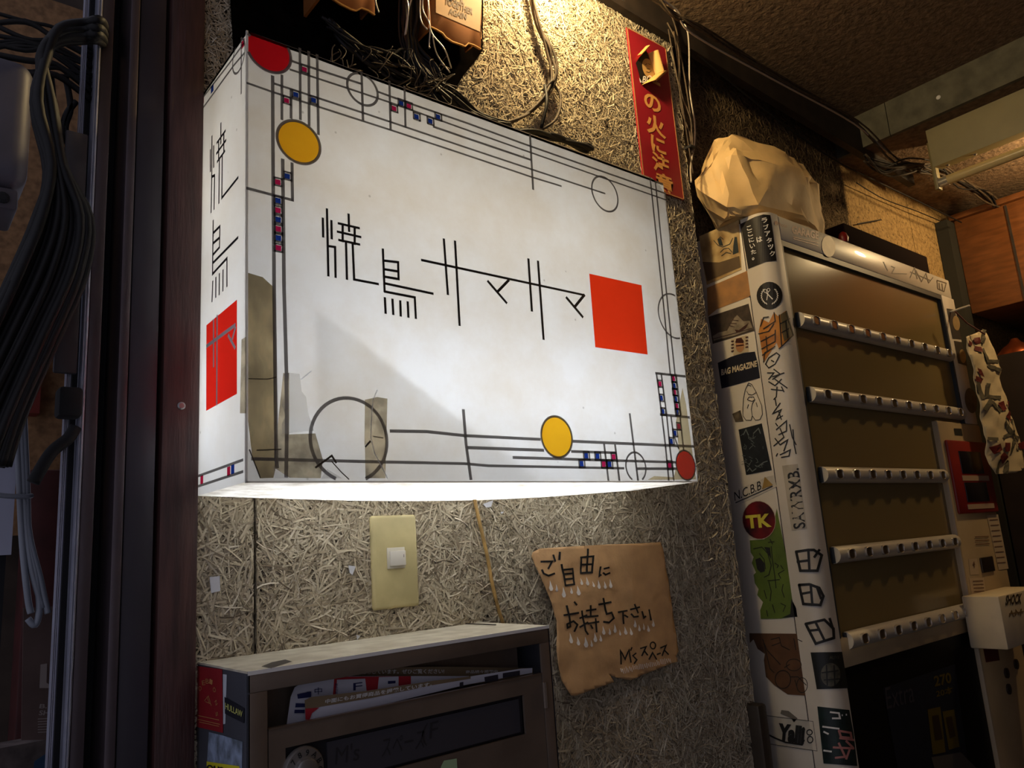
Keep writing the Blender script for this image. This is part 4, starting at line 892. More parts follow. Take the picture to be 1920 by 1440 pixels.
for i, (a, b, nb) in enumerate(RAILS):
    A = PY(VY-.006).at(*a); B = PY(VY-.006).at(*b); z = (A.z+B.z)/2; x0 = wx0+.028; x1 = (wx1-.012) if nb == 10 else (wxp-.006)
    r = MB(); pr_ = []
    for t_ in range(9):
        an = math.pi*t_/8; pr_.append((VY+.006-.017*math.sin(an), z+.0165*math.cos(an)))
    r.v = [(x0, y_, z_) for y_, z_ in pr_]+[(x1, y_, z_) for y_, z_ in pr_]
    r.f = [(j, j+1, j+10, j+9) for j in range(8)]+[tuple(range(8, -1, -1)), tuple(range(9, 18))]; r.m = [0]*10
    ro = r.build('button_rail', M_rail, vm, smooth='auto')
    MB().box(x0-.004, VY+.001, z-.015, x0+.002, VY+.008, z+.015).build('end_cap', M_gk, ro, bevel=.001)
    for j in range(nb):
        xb = x0+(x1-x0)*(j+.62)/(nb+.15)
        if btn is None:
            b1 = MB(); b1.lathe([(.0150, -.004), (.0150, .0020), (.0128, .0028), (.0122, .0010)], (0, 0, 0), 20, (0, -1, 0)); b1.f.pop(); b1.m.pop()
            b1.lathe([(.0122, .0010), (.0105, -.0008), (.006, -.0022), (.0012, -.0028)], (0, 0, 0), 20, (0, -1, 0), 1)
            e_ = lambda t_, r_: math.copysign(abs(t_/r_)**.62*r_, t_)
            b1.v = [(e_(x_, .015)*.92, y_, e_(z_, .015)*.66) for x_, y_, z_ in b1.v]
            btn = b1.build('button', [M_chrome, M_cup], ro, smooth='auto'); bme = btn.data; ob = btn
        else:
            ob = bpy.data.objects.new('button', bme); COL.objects.link(ob); tag(ob, ro)
        ob.location = (xb, VY-.0105, z)
    # samples shelf: price strip and slanted clear fins above each rail
    MB().box(x0, VY+.016, z+.018, x1, VY+.020, z+.034).build('price_strip', M_price, vm)
    top_z = (wz1 if i == 0 else prev-.02)
    for j in range(nb):
        xb = x0+(x1-x0)*(j+.25)/nb; f_ = MB(); h = min(.085, top_z-z-.04)
        f_.add([(xb+.03, VY+.016, z+.036), (xb+.03, VY+.050, z+.036), (xb-.015, VY+.050, z+.036+h), (xb-.015, VY+.030, z+.036+h)], [(0, 1, 2, 3)]); f_.tube([(xb+.03, VY+.0155, z+.036), (xb-.015, VY+.0295, z+.036+h)], .0011, 5, 1); f_.build('fin', [M_fin, M_rail], vm)  # white edge tubes paint in the highlights of the fins
    for j in range(nb):                                  # dim packs on display
        xb = x0+(x1-x0)*(j+.55)/nb; cc = random.Random(i*20+j).choice([(96, 84, 70), (80, 70, 62), (104, 92, 74), (76, 66, 60), (88, 72, 62)])
        MB().box(xb-.024, VY+.032, z+.036, xb+.024, VY+.05, z+.036+min(.085, top_z-z-.05)).build('sample_pack', mat('pack', rgb(*cc), .5), vm)
    prev = z
# lower advertising panel
lp = MB().box(wx0+.002, VY+.006, lz0, wxp-.002, SEAM, .945).build('advert_panel', mat('advert_black', rgb(12, 10, 10), .5, spec=.2), vm, label='dark advertising panel with faint print')
AP = PY(VY+.006); ik = Ink(AP.at).poly([(1655, 1290), (1790, 1245), (1815, 1440), (1690, 1480)], .0006, 60); ik.build('navy_poster', mat('advert_navy', rgb(20, 26, 40), .5, var=.3, scale=9), lp)
ik = Ink(AP.at).text('Extra', (1662, 1330), (52, -14), (-4, -40), .0012); ik.build('print', mat('advert_print', rgb(58, 56, 64), .5), lp)
ik = Ink(AP.at).text('270', (1752, 1288), (32, -8), (-3, -20), .0012, .03).text('20本', (1755, 1308), (32, -8), (-2, -14), .0012, .02); ik.poly([(1738, 1330), (1762, 1325), (1772, 1410), (1748, 1415)], .0012, 60).poly([(1766, 1334), (1788, 1330), (1798, 1400), (1778, 1406)], .0012, 60); ik.build('yellow_packs', mat('advert_yellow', rgb(92, 78, 18), .5), lp)
for p_ in ([(1746, 1342), (1758, 1340), (1766, 1385), (1752, 1388)], [(1772, 1345), (1783, 1343), (1790, 1380), (1780, 1384)]): Ink(AP.at).poly(p_, .0018, 60).build('pack_mark', mat('advert_mark', rgb(50, 34, 16), .5), lp)
Ink(AP.at).poly([(1745, 1420), (1800, 1410), (1830, 1440), (1760, 1470)], .0012, 60).build('pale_print', mat('advert_pale', rgb(80, 76, 72), .5), lp)
# red reader panel and other controls
CP = PY(VY-.004); zc_ = zo(1500, 780, 3.79)
a = CP.at(1769, 824); b = CP.at(1862, 962)
rx0, rz1, rz0 = a.x, 1.393, 1.212
rd = MB().box(rx0, VY-.012, rz0, VX1-.004, VY-.004, rz1).build('reader_panel', mat('reader_red', rgb(140, 30, 22), .45, var=.1), vm, bevel=.004, label='red reader panel')
w_ = VX1-.004-rx0
for zz1, zz0 in ((1.366, 1.310), (1.288, 1.240)): MB().box(rx0+w_*.22, VY-.0135, zz0, rx0+w_*.78, VY-.0118, zz1).build('dark_window', mat('reader_window', rgb(26, 20, 22), .2), rd, bevel=.001)
for zz1, zz0 in ((1.305, 1.292), (1.234, 1.222)): MB().box(rx0+w_*.2, VY-.013, zz0, rx0+w_*.88, VY-.0118, zz1).build('label_strip', mat('strip', rgb(176, 150, 126), .6), rd)
def on_panel(pts, m_, name, y=CP, off=.0008): return Ink(y.at).poly(pts, off, 60).build(name, m_, vm)
on_panel(zc_([(1090, 88), (1145, 90), (1155, 140), (1100, 135)]), M_black, 'sensor_window')
M_lab = mat('label_cream', rgb(196, 176, 146), .6)
on_panel(zc_([(1325, 705), (1405, 700), (1480, 1085), (1410, 1095)]), M_lab, 'info_label'); on_panel(zc_([(1200, 1150), (1305, 1148), (1320, 1275), (1218, 1275)]), M_lab, 'info_label')
on_panel(zc_([(1195, 1015), (1255, 1012), (1270, 1125), (1208, 1128)]), M_lab, 'info_label')
ik = Ink(CP.at)
for k_ in range(9): ik.line(zc_([(1345+k_*7, 740+k_*38), (1400+k_*7, 736+k_*38)]), 1.6, .0014)
for k_ in range(4): ik.line(zc_([(1225+k_*3, 1175+k_*24), (1295+k_*3, 1172+k_*24)]), 1.6, .0014)
for k_ in range(3): ik.line(zc_([(1240+k_*3, 860+k_*26), (1335+k_*3, 856+k_*26)]), 1.8, .0014)
ik.poly(zc_([(1222, 1062), (1232, 1030), (1240, 1060)]), .0014, 60).line(zc_([(1231, 1055), (1234, 1075)]), 1.4, .0014)
ik.build('panel_print', mat('panel_print', rgb(110, 76, 56), .6), vm)
a = CP.at(1836, 1046); b = CP.at(1866, 1070)
MB().box(a.x, VY-.008, b.z, a.x+.075, VY-.003, a.z).build('coin_slot', mat('slot_metal', rgb(70, 58, 46), .35, .7), vm, bevel=.002)
on_panel([(1843, 1217), (1870, 1213), (1874, 1238), (1848, 1242)], mat('dark_red_label', rgb(96, 24, 20), .6), 'red_label')
for (x, y) in ((1886, 1262), (1904, 1245), (1890, 1292)): 
    c = CP.at(x, y); MB().lathe([(.012, 0), (.012, .004), (.006, .005)], c, 16, (0, -1, 0)).build('knob', mat('knob', rgb(50, 38, 30), .4), vm, smooth='auto')
# protruding cream box on the control panel
BQ = PY(VY-.085); a = BQ.at(1872, 1118)
bxm = MB().box(a.x, VY-.085, a.z-.115, a.x+.26, VY-.006, a.z).build('card_box', mat('box_cream', rgb(206, 190, 160), .45, var=.08), vm, label='cream box with dark stencilled letters', bevel=.004)
Ink(BQ.at).text('SHOCK', (1884, 1136), (30, -4), (2, -20), .0008, .04).build('stencil', mat('stencil', rgb(58, 44, 24), .6), bxm)
Ink(BQ.at).lines([[(1892, 1156), (1896, 1146), (1900, 1156)], [(1903, 1154), (1904, 1144), (1910, 1152)], [(1913, 1153), (1914, 1142)], [(1892, 1151), (1918, 1147)]], 2.4, .0008).build('stencil', mat('stencil2', rgb(120, 98, 60), .6), bxm)

# stickers: on the flat side, and wrapped round the rounded door stile
VS = PX(VX0+.001)
side_at = VS.at
def door_at(x, y, off=0.0):
    s = PX(VX0).at(x, y)
    if s.y >= ac.y: return s+Vector((-off, 0, 0))
    f = VF.at(x, y)
    if f.x >= ac.x: return f+Vector((0, -off, 0))
    v = CR.T@np.array([x-960, y-720, CF]); o2 = np.array([CC[0]-ac.x, CC[1]-ac.y]); d2 = v[:2]
    A_ = d2@d2; B_ = o2@d2; C_ = o2@o2-RC*RC; D_ = max(0, B_*B_-A_*C_); t_ = (-B_-math.sqrt(D_))/A_
    p_ = Vector(CC+v*t_); n_ = Vector((p_.x-ac.x, p_.y-ac.y, 0)).normalized(); return p_+n_*off
za = zo(1280, 260, 4.5); zb = zo(1300, 560, 4.235); zc = zo(1340, 860, 4.5); zdd = zo(1380, 1160, 5.142)
def stick(fn, pts, m_, name, label=None, off=.0006, step=8): return Ink(fn).poly(pts, off, step).build(name, m_, vm, label=label)
def skm(name, c, c2=None, scale=40): return mat(name, rgb(*c), .5, var=.12 if c2 is None else 0, scale=scale, col2=None if c2 is None else rgb(*c2))
s = stick(side_at, za([(140, 825), (475, 680), (498, 1105), (205, 1235), (165, 1010)]), skm('stk_cream', (196, 170, 120), (150, 118, 72), 30), 'sticker', 'worn cream sticker torn to brown at its foot')
Ink(side_at).poly(za([(170, 1040), (310, 1045), (420, 1010), (480, 990), (492, 1085), (360, 1140), (210, 1205)]), .001, 8).build('torn_part', skm('stk_torn', (96, 78, 56)), s)
Ink(side_at).lines([za(p_) for p_ in ([(265, 860), (300, 900), (340, 915), (400, 890), (425, 840)], [(320, 960), (350, 930), (390, 925), (420, 960)], [(300, 850), (320, 830), (345, 850)], [(330, 990), (370, 960), (410, 970)])], 1.3, .001).poly(za([(295, 850), (325, 840), (345, 905), (310, 900)]), .001, 8).poly(za([(440, 830), (460, 830), (475, 960), (425, 980), (430, 900)]), .001, 8).build('dark_drawing', skm('stk_teal', (40, 50, 52)), s)
stick(side_at, za([(205, 1260), (545, 1115), (580, 1310), (560, 1335), (290, 1440), (215, 1500)]), skm('stk_orange', (176, 128, 78), (150, 112, 74)), 'sticker', 'faded orange-tan sticker')
s = stick(side_at, zb([(120, 145), (440, 40), (485, 255), (155, 360)]), skm('stk_photo', (78, 66, 56), (54, 46, 40), 60), 'sticker', 'dark photo sticker of a pale sneaker')
Ink(side_at).poly(zb([(155, 300), (200, 270), (270, 255), (300, 200), (330, 150), (350, 130), (400, 180), (450, 175), (475, 240), (340, 290), (165, 335)]), .001, 8).build('sneaker', skm('stk_shoe', (150, 138, 118), (112, 100, 84), 60), s)
Ink(side_at).poly(zb([(330, 245), (365, 250), (445, 190), (420, 235), (370, 268), (345, 268)]), .0015, 8).lines([zb(p_) for p_ in ([(290, 215), (330, 225)], [(300, 195), (345, 200)], [(315, 170), (360, 175)], [(160, 320), (330, 275), (470, 235)])], 1.2, .0015).build('shoe_marks', skm('stk_shoemark', (66, 40, 34)), s)
s = stick(side_at, zb([(300, 325), (425, 290), (442, 420), (320, 452)]), skm('stk_pale', (190, 172, 140)), 'sticker', 'small sticker of a cap-wearing head between letter columns')
ik = Ink(side_at).ell(zb([(372, 375)])[0], 8, 12, None, .001); ik.build('head', skm('stk_head', (176, 126, 84)), s)
ik = Ink(side_at).poly(zb([(335, 350), (345, 318), (385, 310), (405, 340), (400, 352)]), .0015, 8)
for k_ in range(4): ik.line(zb([(306, 340+k_*26), (322, 336+k_*26)]), 2.2, .0015).line(zb([(420, 308+k_*26), (436, 304+k_*26)]), 2.2, .0015)
ik.line(zb([(345, 375), (400, 368)]), 2.2, .0015).build('dark_print', skm('stk_headdark', (66, 30, 24)), s)
s = stick(side_at, zb([(195, 510), (300, 462), (400, 432), (490, 420), (515, 520), (530, 630), (225, 715)]), skm('stk_navy', (18, 20, 34)), 'sticker', 'navy sticker lettered BAG MAGAZINE')
Ink(side_at).text('BAG MAGAZINE', zb([(224, 612)])[0], (67, -17), (0, -12), .0012, .035).build('cream_print', skm('stk_bagtext', (206, 190, 160)), s)
ik = Ink(side_at)
ik.lines([zb(p_) for p_ in ([(440, 668), (415, 720), (400, 790), (395, 870), (395, 930), (420, 965), (460, 965), (470, 930)], [(440, 668), (465, 680), (500, 740), (520, 790), (545, 850), (550, 920), (530, 960), (495, 965), (470, 930), (462, 880), (470, 835), (490, 800)], [(425, 735), (440, 760), (470, 765), (500, 745)], [(430, 800), (445, 780), (480, 780), (490, 800), (470, 815), (445, 808), (430, 800)], [(430, 870), (440, 840)], [(510, 860), (500, 825)], [(430, 690), (445, 685), (460, 695)])], 1.1, .0008)
ik.build('hands_drawing', M_black, vm, label='line drawing of two pressed hands')
stick(side_at, zb([(310, 915), (375, 885), (400, 975), (335, 980)]), skm('stk_scrap', (110, 98, 80), (70, 62, 52), 90), 'sticker')
s = stick(side_at, zb([(360, 1040), (545, 990), (625, 1360), (420, 1400)]), skm('stk_darkart', (34, 38, 42), (20, 24, 28), 60), 'sticker', 'dark sticker with grey swirling line art')
ik = Ink(side_at); r2 = random.Random(5)
for k_ in range(26):
    x = r2.uniform(395, 560); y = r2.uniform(1060, 1340); ik.line(zb([(x, y), (x+r2.uniform(-22, 22), y+r2.uniform(-14, 14)), (x+r2.uniform(-30, 30), y+r2.uniform(-30, 30))]), .9, .001)
ik.lines([zb(p_) for p_ in ([(400, 1080), (420, 1040), (440, 1085)], [(480, 1070), (520, 1030), (535, 1070)], [(430, 1370), (450, 1345), (470, 1372), (500, 1350)], [(520, 1330), (560, 1300), (590, 1290)])], 1.8, .001)
ik.build('grey_swirls', skm('stk_swirl', (112, 120, 118)), s)
s = stick(side_at, zc([(140, 280), (450, 150), (500, 140), (525, 235), (170, 405)]), skm('stk_white', (198, 190, 176)), 'sticker', 'white sticker lettered N.C.B.B with a gold triangle')
Ink(side_at).text('N.C.B.B', zc([(172, 358)])[0], (50, -22), (-1, -17), .0012).line(zc([(180, 372), (490, 232)]), 1.6, .0012).build('black_print', M_black, s)
Ink(side_at).poly(zc([(402, 258), (425, 152), (495, 222)]), .0012, 8).build('gold_triangle', skm('stk_gold', (158, 128, 70)), s)
s = stick(side_at, zc([(525, 420), (560, 600), (620, 900), (700, 1330), (560, 1350), (390, 1352), (385, 1280), (410, 1210), (360, 1150), (372, 1100), (340, 1050), (330, 980), (350, 960), (315, 880), (330, 830), (305, 790), (298, 690), (420, 680), (500, 560)]), skm('stk_green', (98, 118, 46), (78, 96, 40), 20), 'sticker', 'torn lime green sticker with black doodles')
ik = Ink(side_at); ik.lines([zc(p_) for p_ in ([(330, 760), (400, 745), (450, 800), (480, 900), (460, 980), (420, 1000)], [(380, 800), (420, 850), (430, 930)], [(480, 740), (490, 860), (510, 990), (520, 1090)], [(450, 1030), (550, 1020)], [(510, 880), (540, 900), (530, 920)], [(560, 900), (580, 930)], [(590, 940), (540, 970), (560, 1010)], [(580, 1060), (570, 1110), (590, 1170)], [(560, 1220), (600, 1240), (580, 1290)], [(460, 1040), (480, 1120), (470, 1200)], [(420, 1110), (440, 1180)], [(490, 1230), (510, 1300)], [(470, 680), (490, 720)], [(455, 705), (505, 700)], [(440, 1280), (450, 1330)])], 1.5, .001)
ik.poly(zc([(345, 850), (385, 835), (420, 880), (425, 950), (390, 960), (360, 930)]), .001, 8).poly(zc([(420, 745), (470, 750), (480, 850), (450, 800)]), .001, 8).poly(zc([(650, 1180), (690, 1260), (700, 1335), (570, 1340), (640, 1310)]), .001, 8)
ik.build('black_doodle', M_black, s)
s = Ink(side_at).ell(zc([(378, 518)])[0], 31, 36, None, .0012, tilt=-.15).build('sticker', skm('stk_tk', (120, 22, 26), (24, 14, 24), 22), vm, label='round red foil sticker lettered TK')
Ink(side_at).text('TK', zc([(275, 592)])[0], (47, -4), (-3, -25), .0018, .04).build('yellow_print', skm('stk_tktext', (206, 196, 70)), s)
Ink(side_at).ell(zc([(378, 518)])[0], 31, 36, 1.0, .0018, tilt=-.15).build('rim', skm('stk_rim', (190, 170, 150)), s)
s = stick(side_at, zdd([(130, 140), (620, 145), (720, 745), (500, 730), (370, 640), (290, 560), (270, 400), (280, 340), (210, 290), (170, 200), (135, 235)]), skm('stk_kraft', (104, 72, 46), (84, 58, 40), 30), 'sticker', 'torn brown paper sticker with round doodles')
ik = Ink(side_at).ell(zdd([(455, 585)])[0], 14.5, 17, 1.5, .001).ell(zdd([(560, 445)])[0], 14, 11, 1.4, .001).ell(zdd([(640, 640)])[0], 10, 14, 1.4, .001)
ik.lines([zdd(p_) for p_ in ([(260, 200), (300, 300), (430, 440)], [(265, 210), (330, 480), (370, 520)], [(340, 200), (420, 180), (440, 260), (520, 300)], [(350, 260), (430, 230)], [(560, 190), (580, 300)], [(600, 200), (640, 220)], [(530, 560), (600, 560), (680, 640)], [(570, 590), (600, 690)], [(470, 470), (520, 440)])], 1.5, .001)
ik.build('black_doodle', M_black, s)
s = stick(side_at, zdd([(275, 930), (745, 990), (785, 1275), (310, 1205)]), skm('stk_white2', (186, 180, 168)), 'sticker', 'white bordered sticker with black script lettering')
ik = Ink(side_at).lines([zdd([(275, 930), (745, 990), (785, 1275), (310, 1205), (275, 930)])], .9, .001)
ik.text('Yalli', zdd([(400, 1180)])[0], (50, 6), (3, -34), .0012, .06).line(zdd([(320, 1120), (380, 1150), (480, 1190), (640, 1215), (660, 1170)]), 3.0, .0012).ell(zdd([(712, 1095)])[0], 5, 5, 2, .0012).ell(zdd([(718, 1165)])[0], 5, 6, 2, .0012)
ik.build('black_script', M_black, s)
stick(side_at, zdd([(440, 880), (510, 890), (595, 960), (560, 1000), (535, 960), (430, 915)]), skm('stk_smudge', (110, 104, 94)), 'smudge')
# wrapped ones
s = stick(door_at, za([(490, 720), (610, 660), (680, 640), (738, 645), (765, 830), (790, 1030), (700, 1040), (555, 1100), (520, 900)]), skm('stk_black', (20, 18, 18)), 'sticker', 'black label with white vertical Japanese lettering', step=4)
ik = Ink(door_at)
for i_, ch in enumerate('ラブアタック'): ik.text(ch, za([(672+i_*13, 715+i_*56)])[0], (10, -2), (-2, -9), .0012, .02)
ik.text('は', za([(630, 880)])[0], (10, -3), (-2, -10), .0012, .02)
for i_, ch in enumerate('ここにいた。'): ik.text(ch, za([(548+i_*9, 780+i_*50)])[0], (9 if ch != '。' else 4, -3), (-2, -8 if ch != '。' else -4), .0012, .02)
ik.build('white_print', M_white, s)
s = Ink(door_at).ell(za([(733, 1325)])[0], 24, 26, None, .0006).build('sticker', skm('stk_badge', (22, 20, 20)), vm, label='round black sticker with scissors inside a laurel wreath')
ik = Ink(door_at); bc = za([(733, 1325)])[0]
for i_ in range(9):
    for sg_ in (-1, 1):
        a = math.radians(90+sg_*(18+i_*14)); x = bc[0]+15.5*math.cos(a); y = bc[1]+17*math.sin(a); ik.line([(x, y), (x+3.2*math.cos(a+sg_*2.2), y+3.2*math.sin(a+sg_*2.2))], 1.5, .0011)
ik.ell(za([(699, 1286)])[0], 2.6, 3.0, .9, .0011).ell(za([(725, 1277)])[0], 2.5, 2.9, .9, .0011).line(za([(708, 1302), (757, 1354)]), 1.9, .0011).line(za([(721, 1292), (711, 1362)]), 1.4, .0011)
ik.build('white_emblem', M_white, s)
s = stick(door_at, zb([(520, 265), (540, 160), (600, 190), (640, 108), (670, 140), (735, 95), (795, 290), (680, 400), (660, 350), (560, 510)]), skm('stk_graffiti', (196, 132, 56), (160, 100, 44), 30), 'sticker', 'orange angular graffiti sticker', step=4)
Ink(door_at).poly(zb([(690, 125), (735, 100), (790, 285), (720, 340), (700, 250)]), .001, 4).build('grey_part', skm('stk_graf2', (104, 92, 66)), s)
Ink(door_at).lines([zb(p_) for p_ in ([(535, 220), (560, 150), (600, 145)], [(560, 240), (650, 180), (640, 110)], [(520, 280), (600, 260), (640, 200)], [(540, 340), (650, 280)], [(545, 400), (650, 340), (650, 250)], [(550, 450), (620, 400)], [(560, 505), (570, 430), (650, 380)], [(680, 130), (700, 380)], [(735, 100), (790, 290), (680, 400)], [(690, 200), (760, 160)], [(700, 270), (770, 230)], [(580, 300), (590, 420)], [(730, 180), (745, 310)])], 1.8, .0014, step=4).build('black_outline', M_black, s)
ik = Ink(door_at)
ik.lines([zb(p_) for p_ in ([(575, 520), (600, 550), (650, 520), (685, 450), (660, 430), (600, 470), (575, 520)], [(620, 490), (640, 500)], [(590, 590), (640, 590), (600, 640)], [(640, 560), (690, 600), (630, 640)], [(630, 620), (720, 590)], [(600, 660), (650, 690), (700, 640)], [(650, 640), (745, 710)], [(620, 720), (715, 730)], [(665, 700), (660, 780), (640, 800)], [(700, 700), (720, 740)], [(650, 790), (660, 850)], [(690, 830), (630, 915), (700, 880), (660, 960), (710, 930)], [(680, 900), (700, 960)], [(655, 990), (670, 1010)], [(660, 1040), (740, 970), (740, 1050), (680, 1080)], [(690, 1030), (720, 1100), (640, 1170)], [(650, 1110), (690, 1160), (750, 1120), (720, 1210)], [(690, 1240), (770, 1200), (760, 1250), (700, 1260)], [(765, 1000), (785, 1100), (815, 1160)], [(790, 1040), (800, 1160), (815, 1230)], [(660, 1250), (670, 1230)])], 2.2, .0006, step=4)
ik.build('marker_graffiti', M_black, vm, label='black marker graffiti down the door edge')
s = stick(door_at, zc([(570, 60), (700, 45), (780, 590), (650, 605)]), skm('stk_tape', (176, 166, 148)), 'sticker', 'pale tape with marker letters SAWRMB', step=4)
Ink(door_at).text('SAWRMB.', zc([(768, 582)])[0], (-13, -112), (-22, 3), .0011, .015).build('black_marker', M_black, s)
def badge(pts_o, inner):
    s = stick(door_at, pts_o, skm('stk_emblem', (186, 174, 156)), 'sticker', 'pale sticker with thick black box-like emblem', step=4)
    ik = Ink(door_at); ik.line(pts_o+[pts_o[0]], 5.0, .001, step=4)
    for l_ in inner: ik.line(l_, 4.6, .001, step=4)
    ik.build('black_emblem', M_black, s)
badge(zc([(690, 785), (790, 770), (835, 770), (900, 815), (865, 945), (725, 945)]), [zc([(790, 770), (800, 950)]), zc([(700, 870), (795, 858)]), zc([(880, 770), (840, 830)])])
badge(zc([(715, 1065), (800, 1060), (880, 1090), (915, 1160), (890, 1235), (750, 1225)]), [zc([(810, 1060), (825, 1235)]), zc([(735, 1140), (815, 1125)]), zc([(860, 1080), (895, 1180)])])
badge(zdd([(675, 50), (850, 10), (935, 95), (940, 185), (770, 240)]), [zdd([(770, 40), (850, 205)]), zdd([(710, 115), (800, 105)]), zdd([(900, 0), (935, 110)])])
s = stick(door_at, zdd([(720, 325), (1020, 320), (1060, 560), (1075, 670), (780, 680)]), skm('stk_black2', (26, 28, 26)), 'sticker', 'black sticker with a grey round face emblem', step=4)
Ink(door_at).ell(zdd([(910, 540)])[0], 18, 22, None, .001).text('ALIVE', zdd([(900, 390)])[0], (18, -1), (0, -6), .001).build('grey_emblem', skm('stk_emb', (92, 88, 74), (60, 58, 50), 90), s)
Ink(door_at).lines([zdd(p_) for p_ in ([(830, 520), (980, 500)], [(870, 450), (880, 640)], [(940, 450), (950, 640)], [(850, 590), (990, 580)])], 2.4, .0014, step=4).build('black_lines', M_black, s)
s = stick(door_at, zdd([(785, 845), (960, 865), (1090, 880), (1130, 1100), (1168, 1420), (845, 1395)]), skm('stk_teal2', (26, 44, 42), (18, 30, 30), 40), 'sticker', 'dark green sticker with pink brush letters', step=4)
Ink(door_at).lines([zdd(p_) for p_ in ([(990, 1080), (1100, 1100), (1110, 1150), (1010, 1140), (990, 1080)], [(1000, 1150), (1130, 1170)], [(940, 1240), (1130, 1250)], [(990, 1200), (1050, 1330), (960, 1340)], [(1060, 1180), (1120, 1240)], [(1090, 1260), (1060, 1350)])], 4.0, .001, step=4).build('pink_letters', skm('stk_pink', (176, 116, 110)), s)
Ink(door_at).lines([zdd(p_) for p_ in ([(910, 900), (990, 910), (1000, 960), (930, 960)], [(840, 1040), (990, 1060)], [(850, 1090), (890, 1110)], [(850, 1270), (920, 1280)], [(1020, 930), (1060, 925)])], 3.2, .001, step=4).build('white_letters', M_white, s)
# front top rail marks
ft = VF.at
Ink(ft).text('GARAGE', za([(920, 800)])[0], (50, 12), (0, -15), .0008, .04).lines([za([(930, 830), (1140, 880)]), za([(935, 845), (1140, 905)])], 1.4, .0008).build('red_print', skm('garage_red', (140, 52, 34)), vm, label='red lettering GARAGE')
Ink(ft).text('Photo', za([(800, 735)])[0], (17, 4), (0, -7), .0008).ell(za([(786, 712)])[0], 3, 4, None, .0008).build('faded_print', skm('faded_red', (160, 96, 70)), vm)
Ink(ft).ell(za([(1228, 910)])[0], 12.5, 20, None, .0010, tilt=-.12).build('tape_disc', skm('tape_disc', (214, 186, 140)), vm)
z8 = zo(1440, 420, 3.79)
Ink(ft).lines([z8(p_) for p_ in ([(820, 270), (850, 330)], [(875, 300), (900, 310), (880, 350), (985, 355)], [(1010, 380), (1040, 310), (1060, 390)], [(1050, 330), (1090, 410), (1120, 350), (1140, 420), (1170, 380)], [(1010, 340), (1150, 400)], [(1200, 400), (1265, 420), (1250, 480), (1205, 460), (1200, 400)], [(1215, 420), (1220, 470)], [(1235, 425), (1240, 475)])], 1.3, .0008).build('scribbles', skm('scribble', (84, 72, 50)), vm)
s = Ink(ft).poly(z8([(1268, 600), (1325, 610), (1375, 820), (1310, 815)]), .0008).poly(z8([(1320, 830), (1375, 840), (1415, 1010), (1350, 990)]), .0008).build('sticker', skm('stk_strip', (36, 32, 28)), vm, label='dark strip stickers with pale ovals beside the window')
Ink(ft).ell(z8([(1335, 705)])[0], 6.5, 14, None, .0013, tilt=-.15).ell(z8([(1380, 940)])[0], 6, 13, None, .0013, tilt=-.15).build('pale_ovals', skm('stk_oval', (150, 124, 80)), s)
Ink(ft).ell(z8([(1440, 1255)])[0], 11, 24, None, .0008, tilt=-.15).build('sticker', skm('stk_dkoval', (92, 78, 54), (66, 56, 40), 60), vm)
# low metal panel at the wall end in front of the machine side
c = PY(-.03).at(1424, 1322)
MB().box(WALL_END+.002, -.03, 0, c.x-.004, REC-.004, c.z).build('low_panel', mat('low_panel', rgb(70, 60, 50), .45, .4), label='low dull metal panel between wall end and vending machine', cat='panel', bevel=.006)

# ------------------------------------------------------------------ crumpled paper bag and things on the machine
def crumple(name, c, r, seed, m_, label, cat, npts=90, flat=-.6, rough=.07):
    rg = random.Random(seed); bm = bmesh.new()
    for i in range(npts):
        z_ = rg.uniform(-1, 1); a = rg.uniform(0, 6.283); k_ = math.sqrt(1-z_*z_); j = 1+rg.uniform(-rough, rough)*1.3
        p_ = Vector((k_*math.cos(a), k_*math.sin(a), max(z_, flat)))
        e_ = lambda t_: math.copysign(abs(t_)**.8, t_)
        bm.verts.new((c[0]+r[0]*e_(p_.x)*j, c[1]+r[1]*e_(p_.y)*j, c[2]+r[2]*e_(p_.z)*(1 if z_ < flat else j)))
    res = bmesh.ops.convex_hull(bm, input=bm.verts[:])
    bmesh.ops.delete(bm, geom=[v for v in bm.verts if not v.link_faces], context='VERTS')
    bmesh.ops.subdivide_edges(bm, edges=bm.edges[:], cuts=3, use_grid_fill=True)
    bm.normal_update()
    zmin = min(v.co.z for v in bm.verts)
    for v in bm.verts:
        p_ = v.co; f_ = abs(mnoise(p_*22))*.020+abs(mnoise(p_*55+Vector((3, 1, 2))))*.007
        if p_.z > zmin+.004: v.co = p_-v.normal*f_*min(1, r[2]/.1)
    me = bpy.data.meshes.new(name); bm.to_mesh(me); bm.free(); me.materials.append(m_)
    me.polygons.foreach_set('use_smooth', [True]*len(me.polygons))
    try: me.set_sharp_from_angle(angle=math.radians(24))
    except Exception: pass
    o = bpy.data.objects.new(name, me); COL.objects.link(o); return tag(o, None, label, cat)
M_bag = mat('bag_paper', rgb(216, 182, 126), .65, var=.12, scale=14, bump=.5, bscale=26)
hb = .108
bag = crumple('paper_bag', (1.005, -.040, VT+.078), (.205, .078, .138), 4, M_bag, 'crumpled tan paper bag lying on the vending machine', 'bag')
for p_ in bag.data.vertices: p_.co.z = max(p_.co.z, VT+.0015)
bp_ = PY(-.10)
a = bp_.at(1510, 400); b = bp_.at(1742, 500)
tp_ = PY(-.112).at(1640, 441); re_ = PY(-.112).at(1740, 492)
MB().box(1.222, -.112, VT+.0005, re_.x, -.02, tp_.z).build('dark_box', mat('dark_maroon', rgb(34, 20, 18), .95, spec=.05), label='long dark maroon box lying on the vending machine', cat='box', bevel=.003)
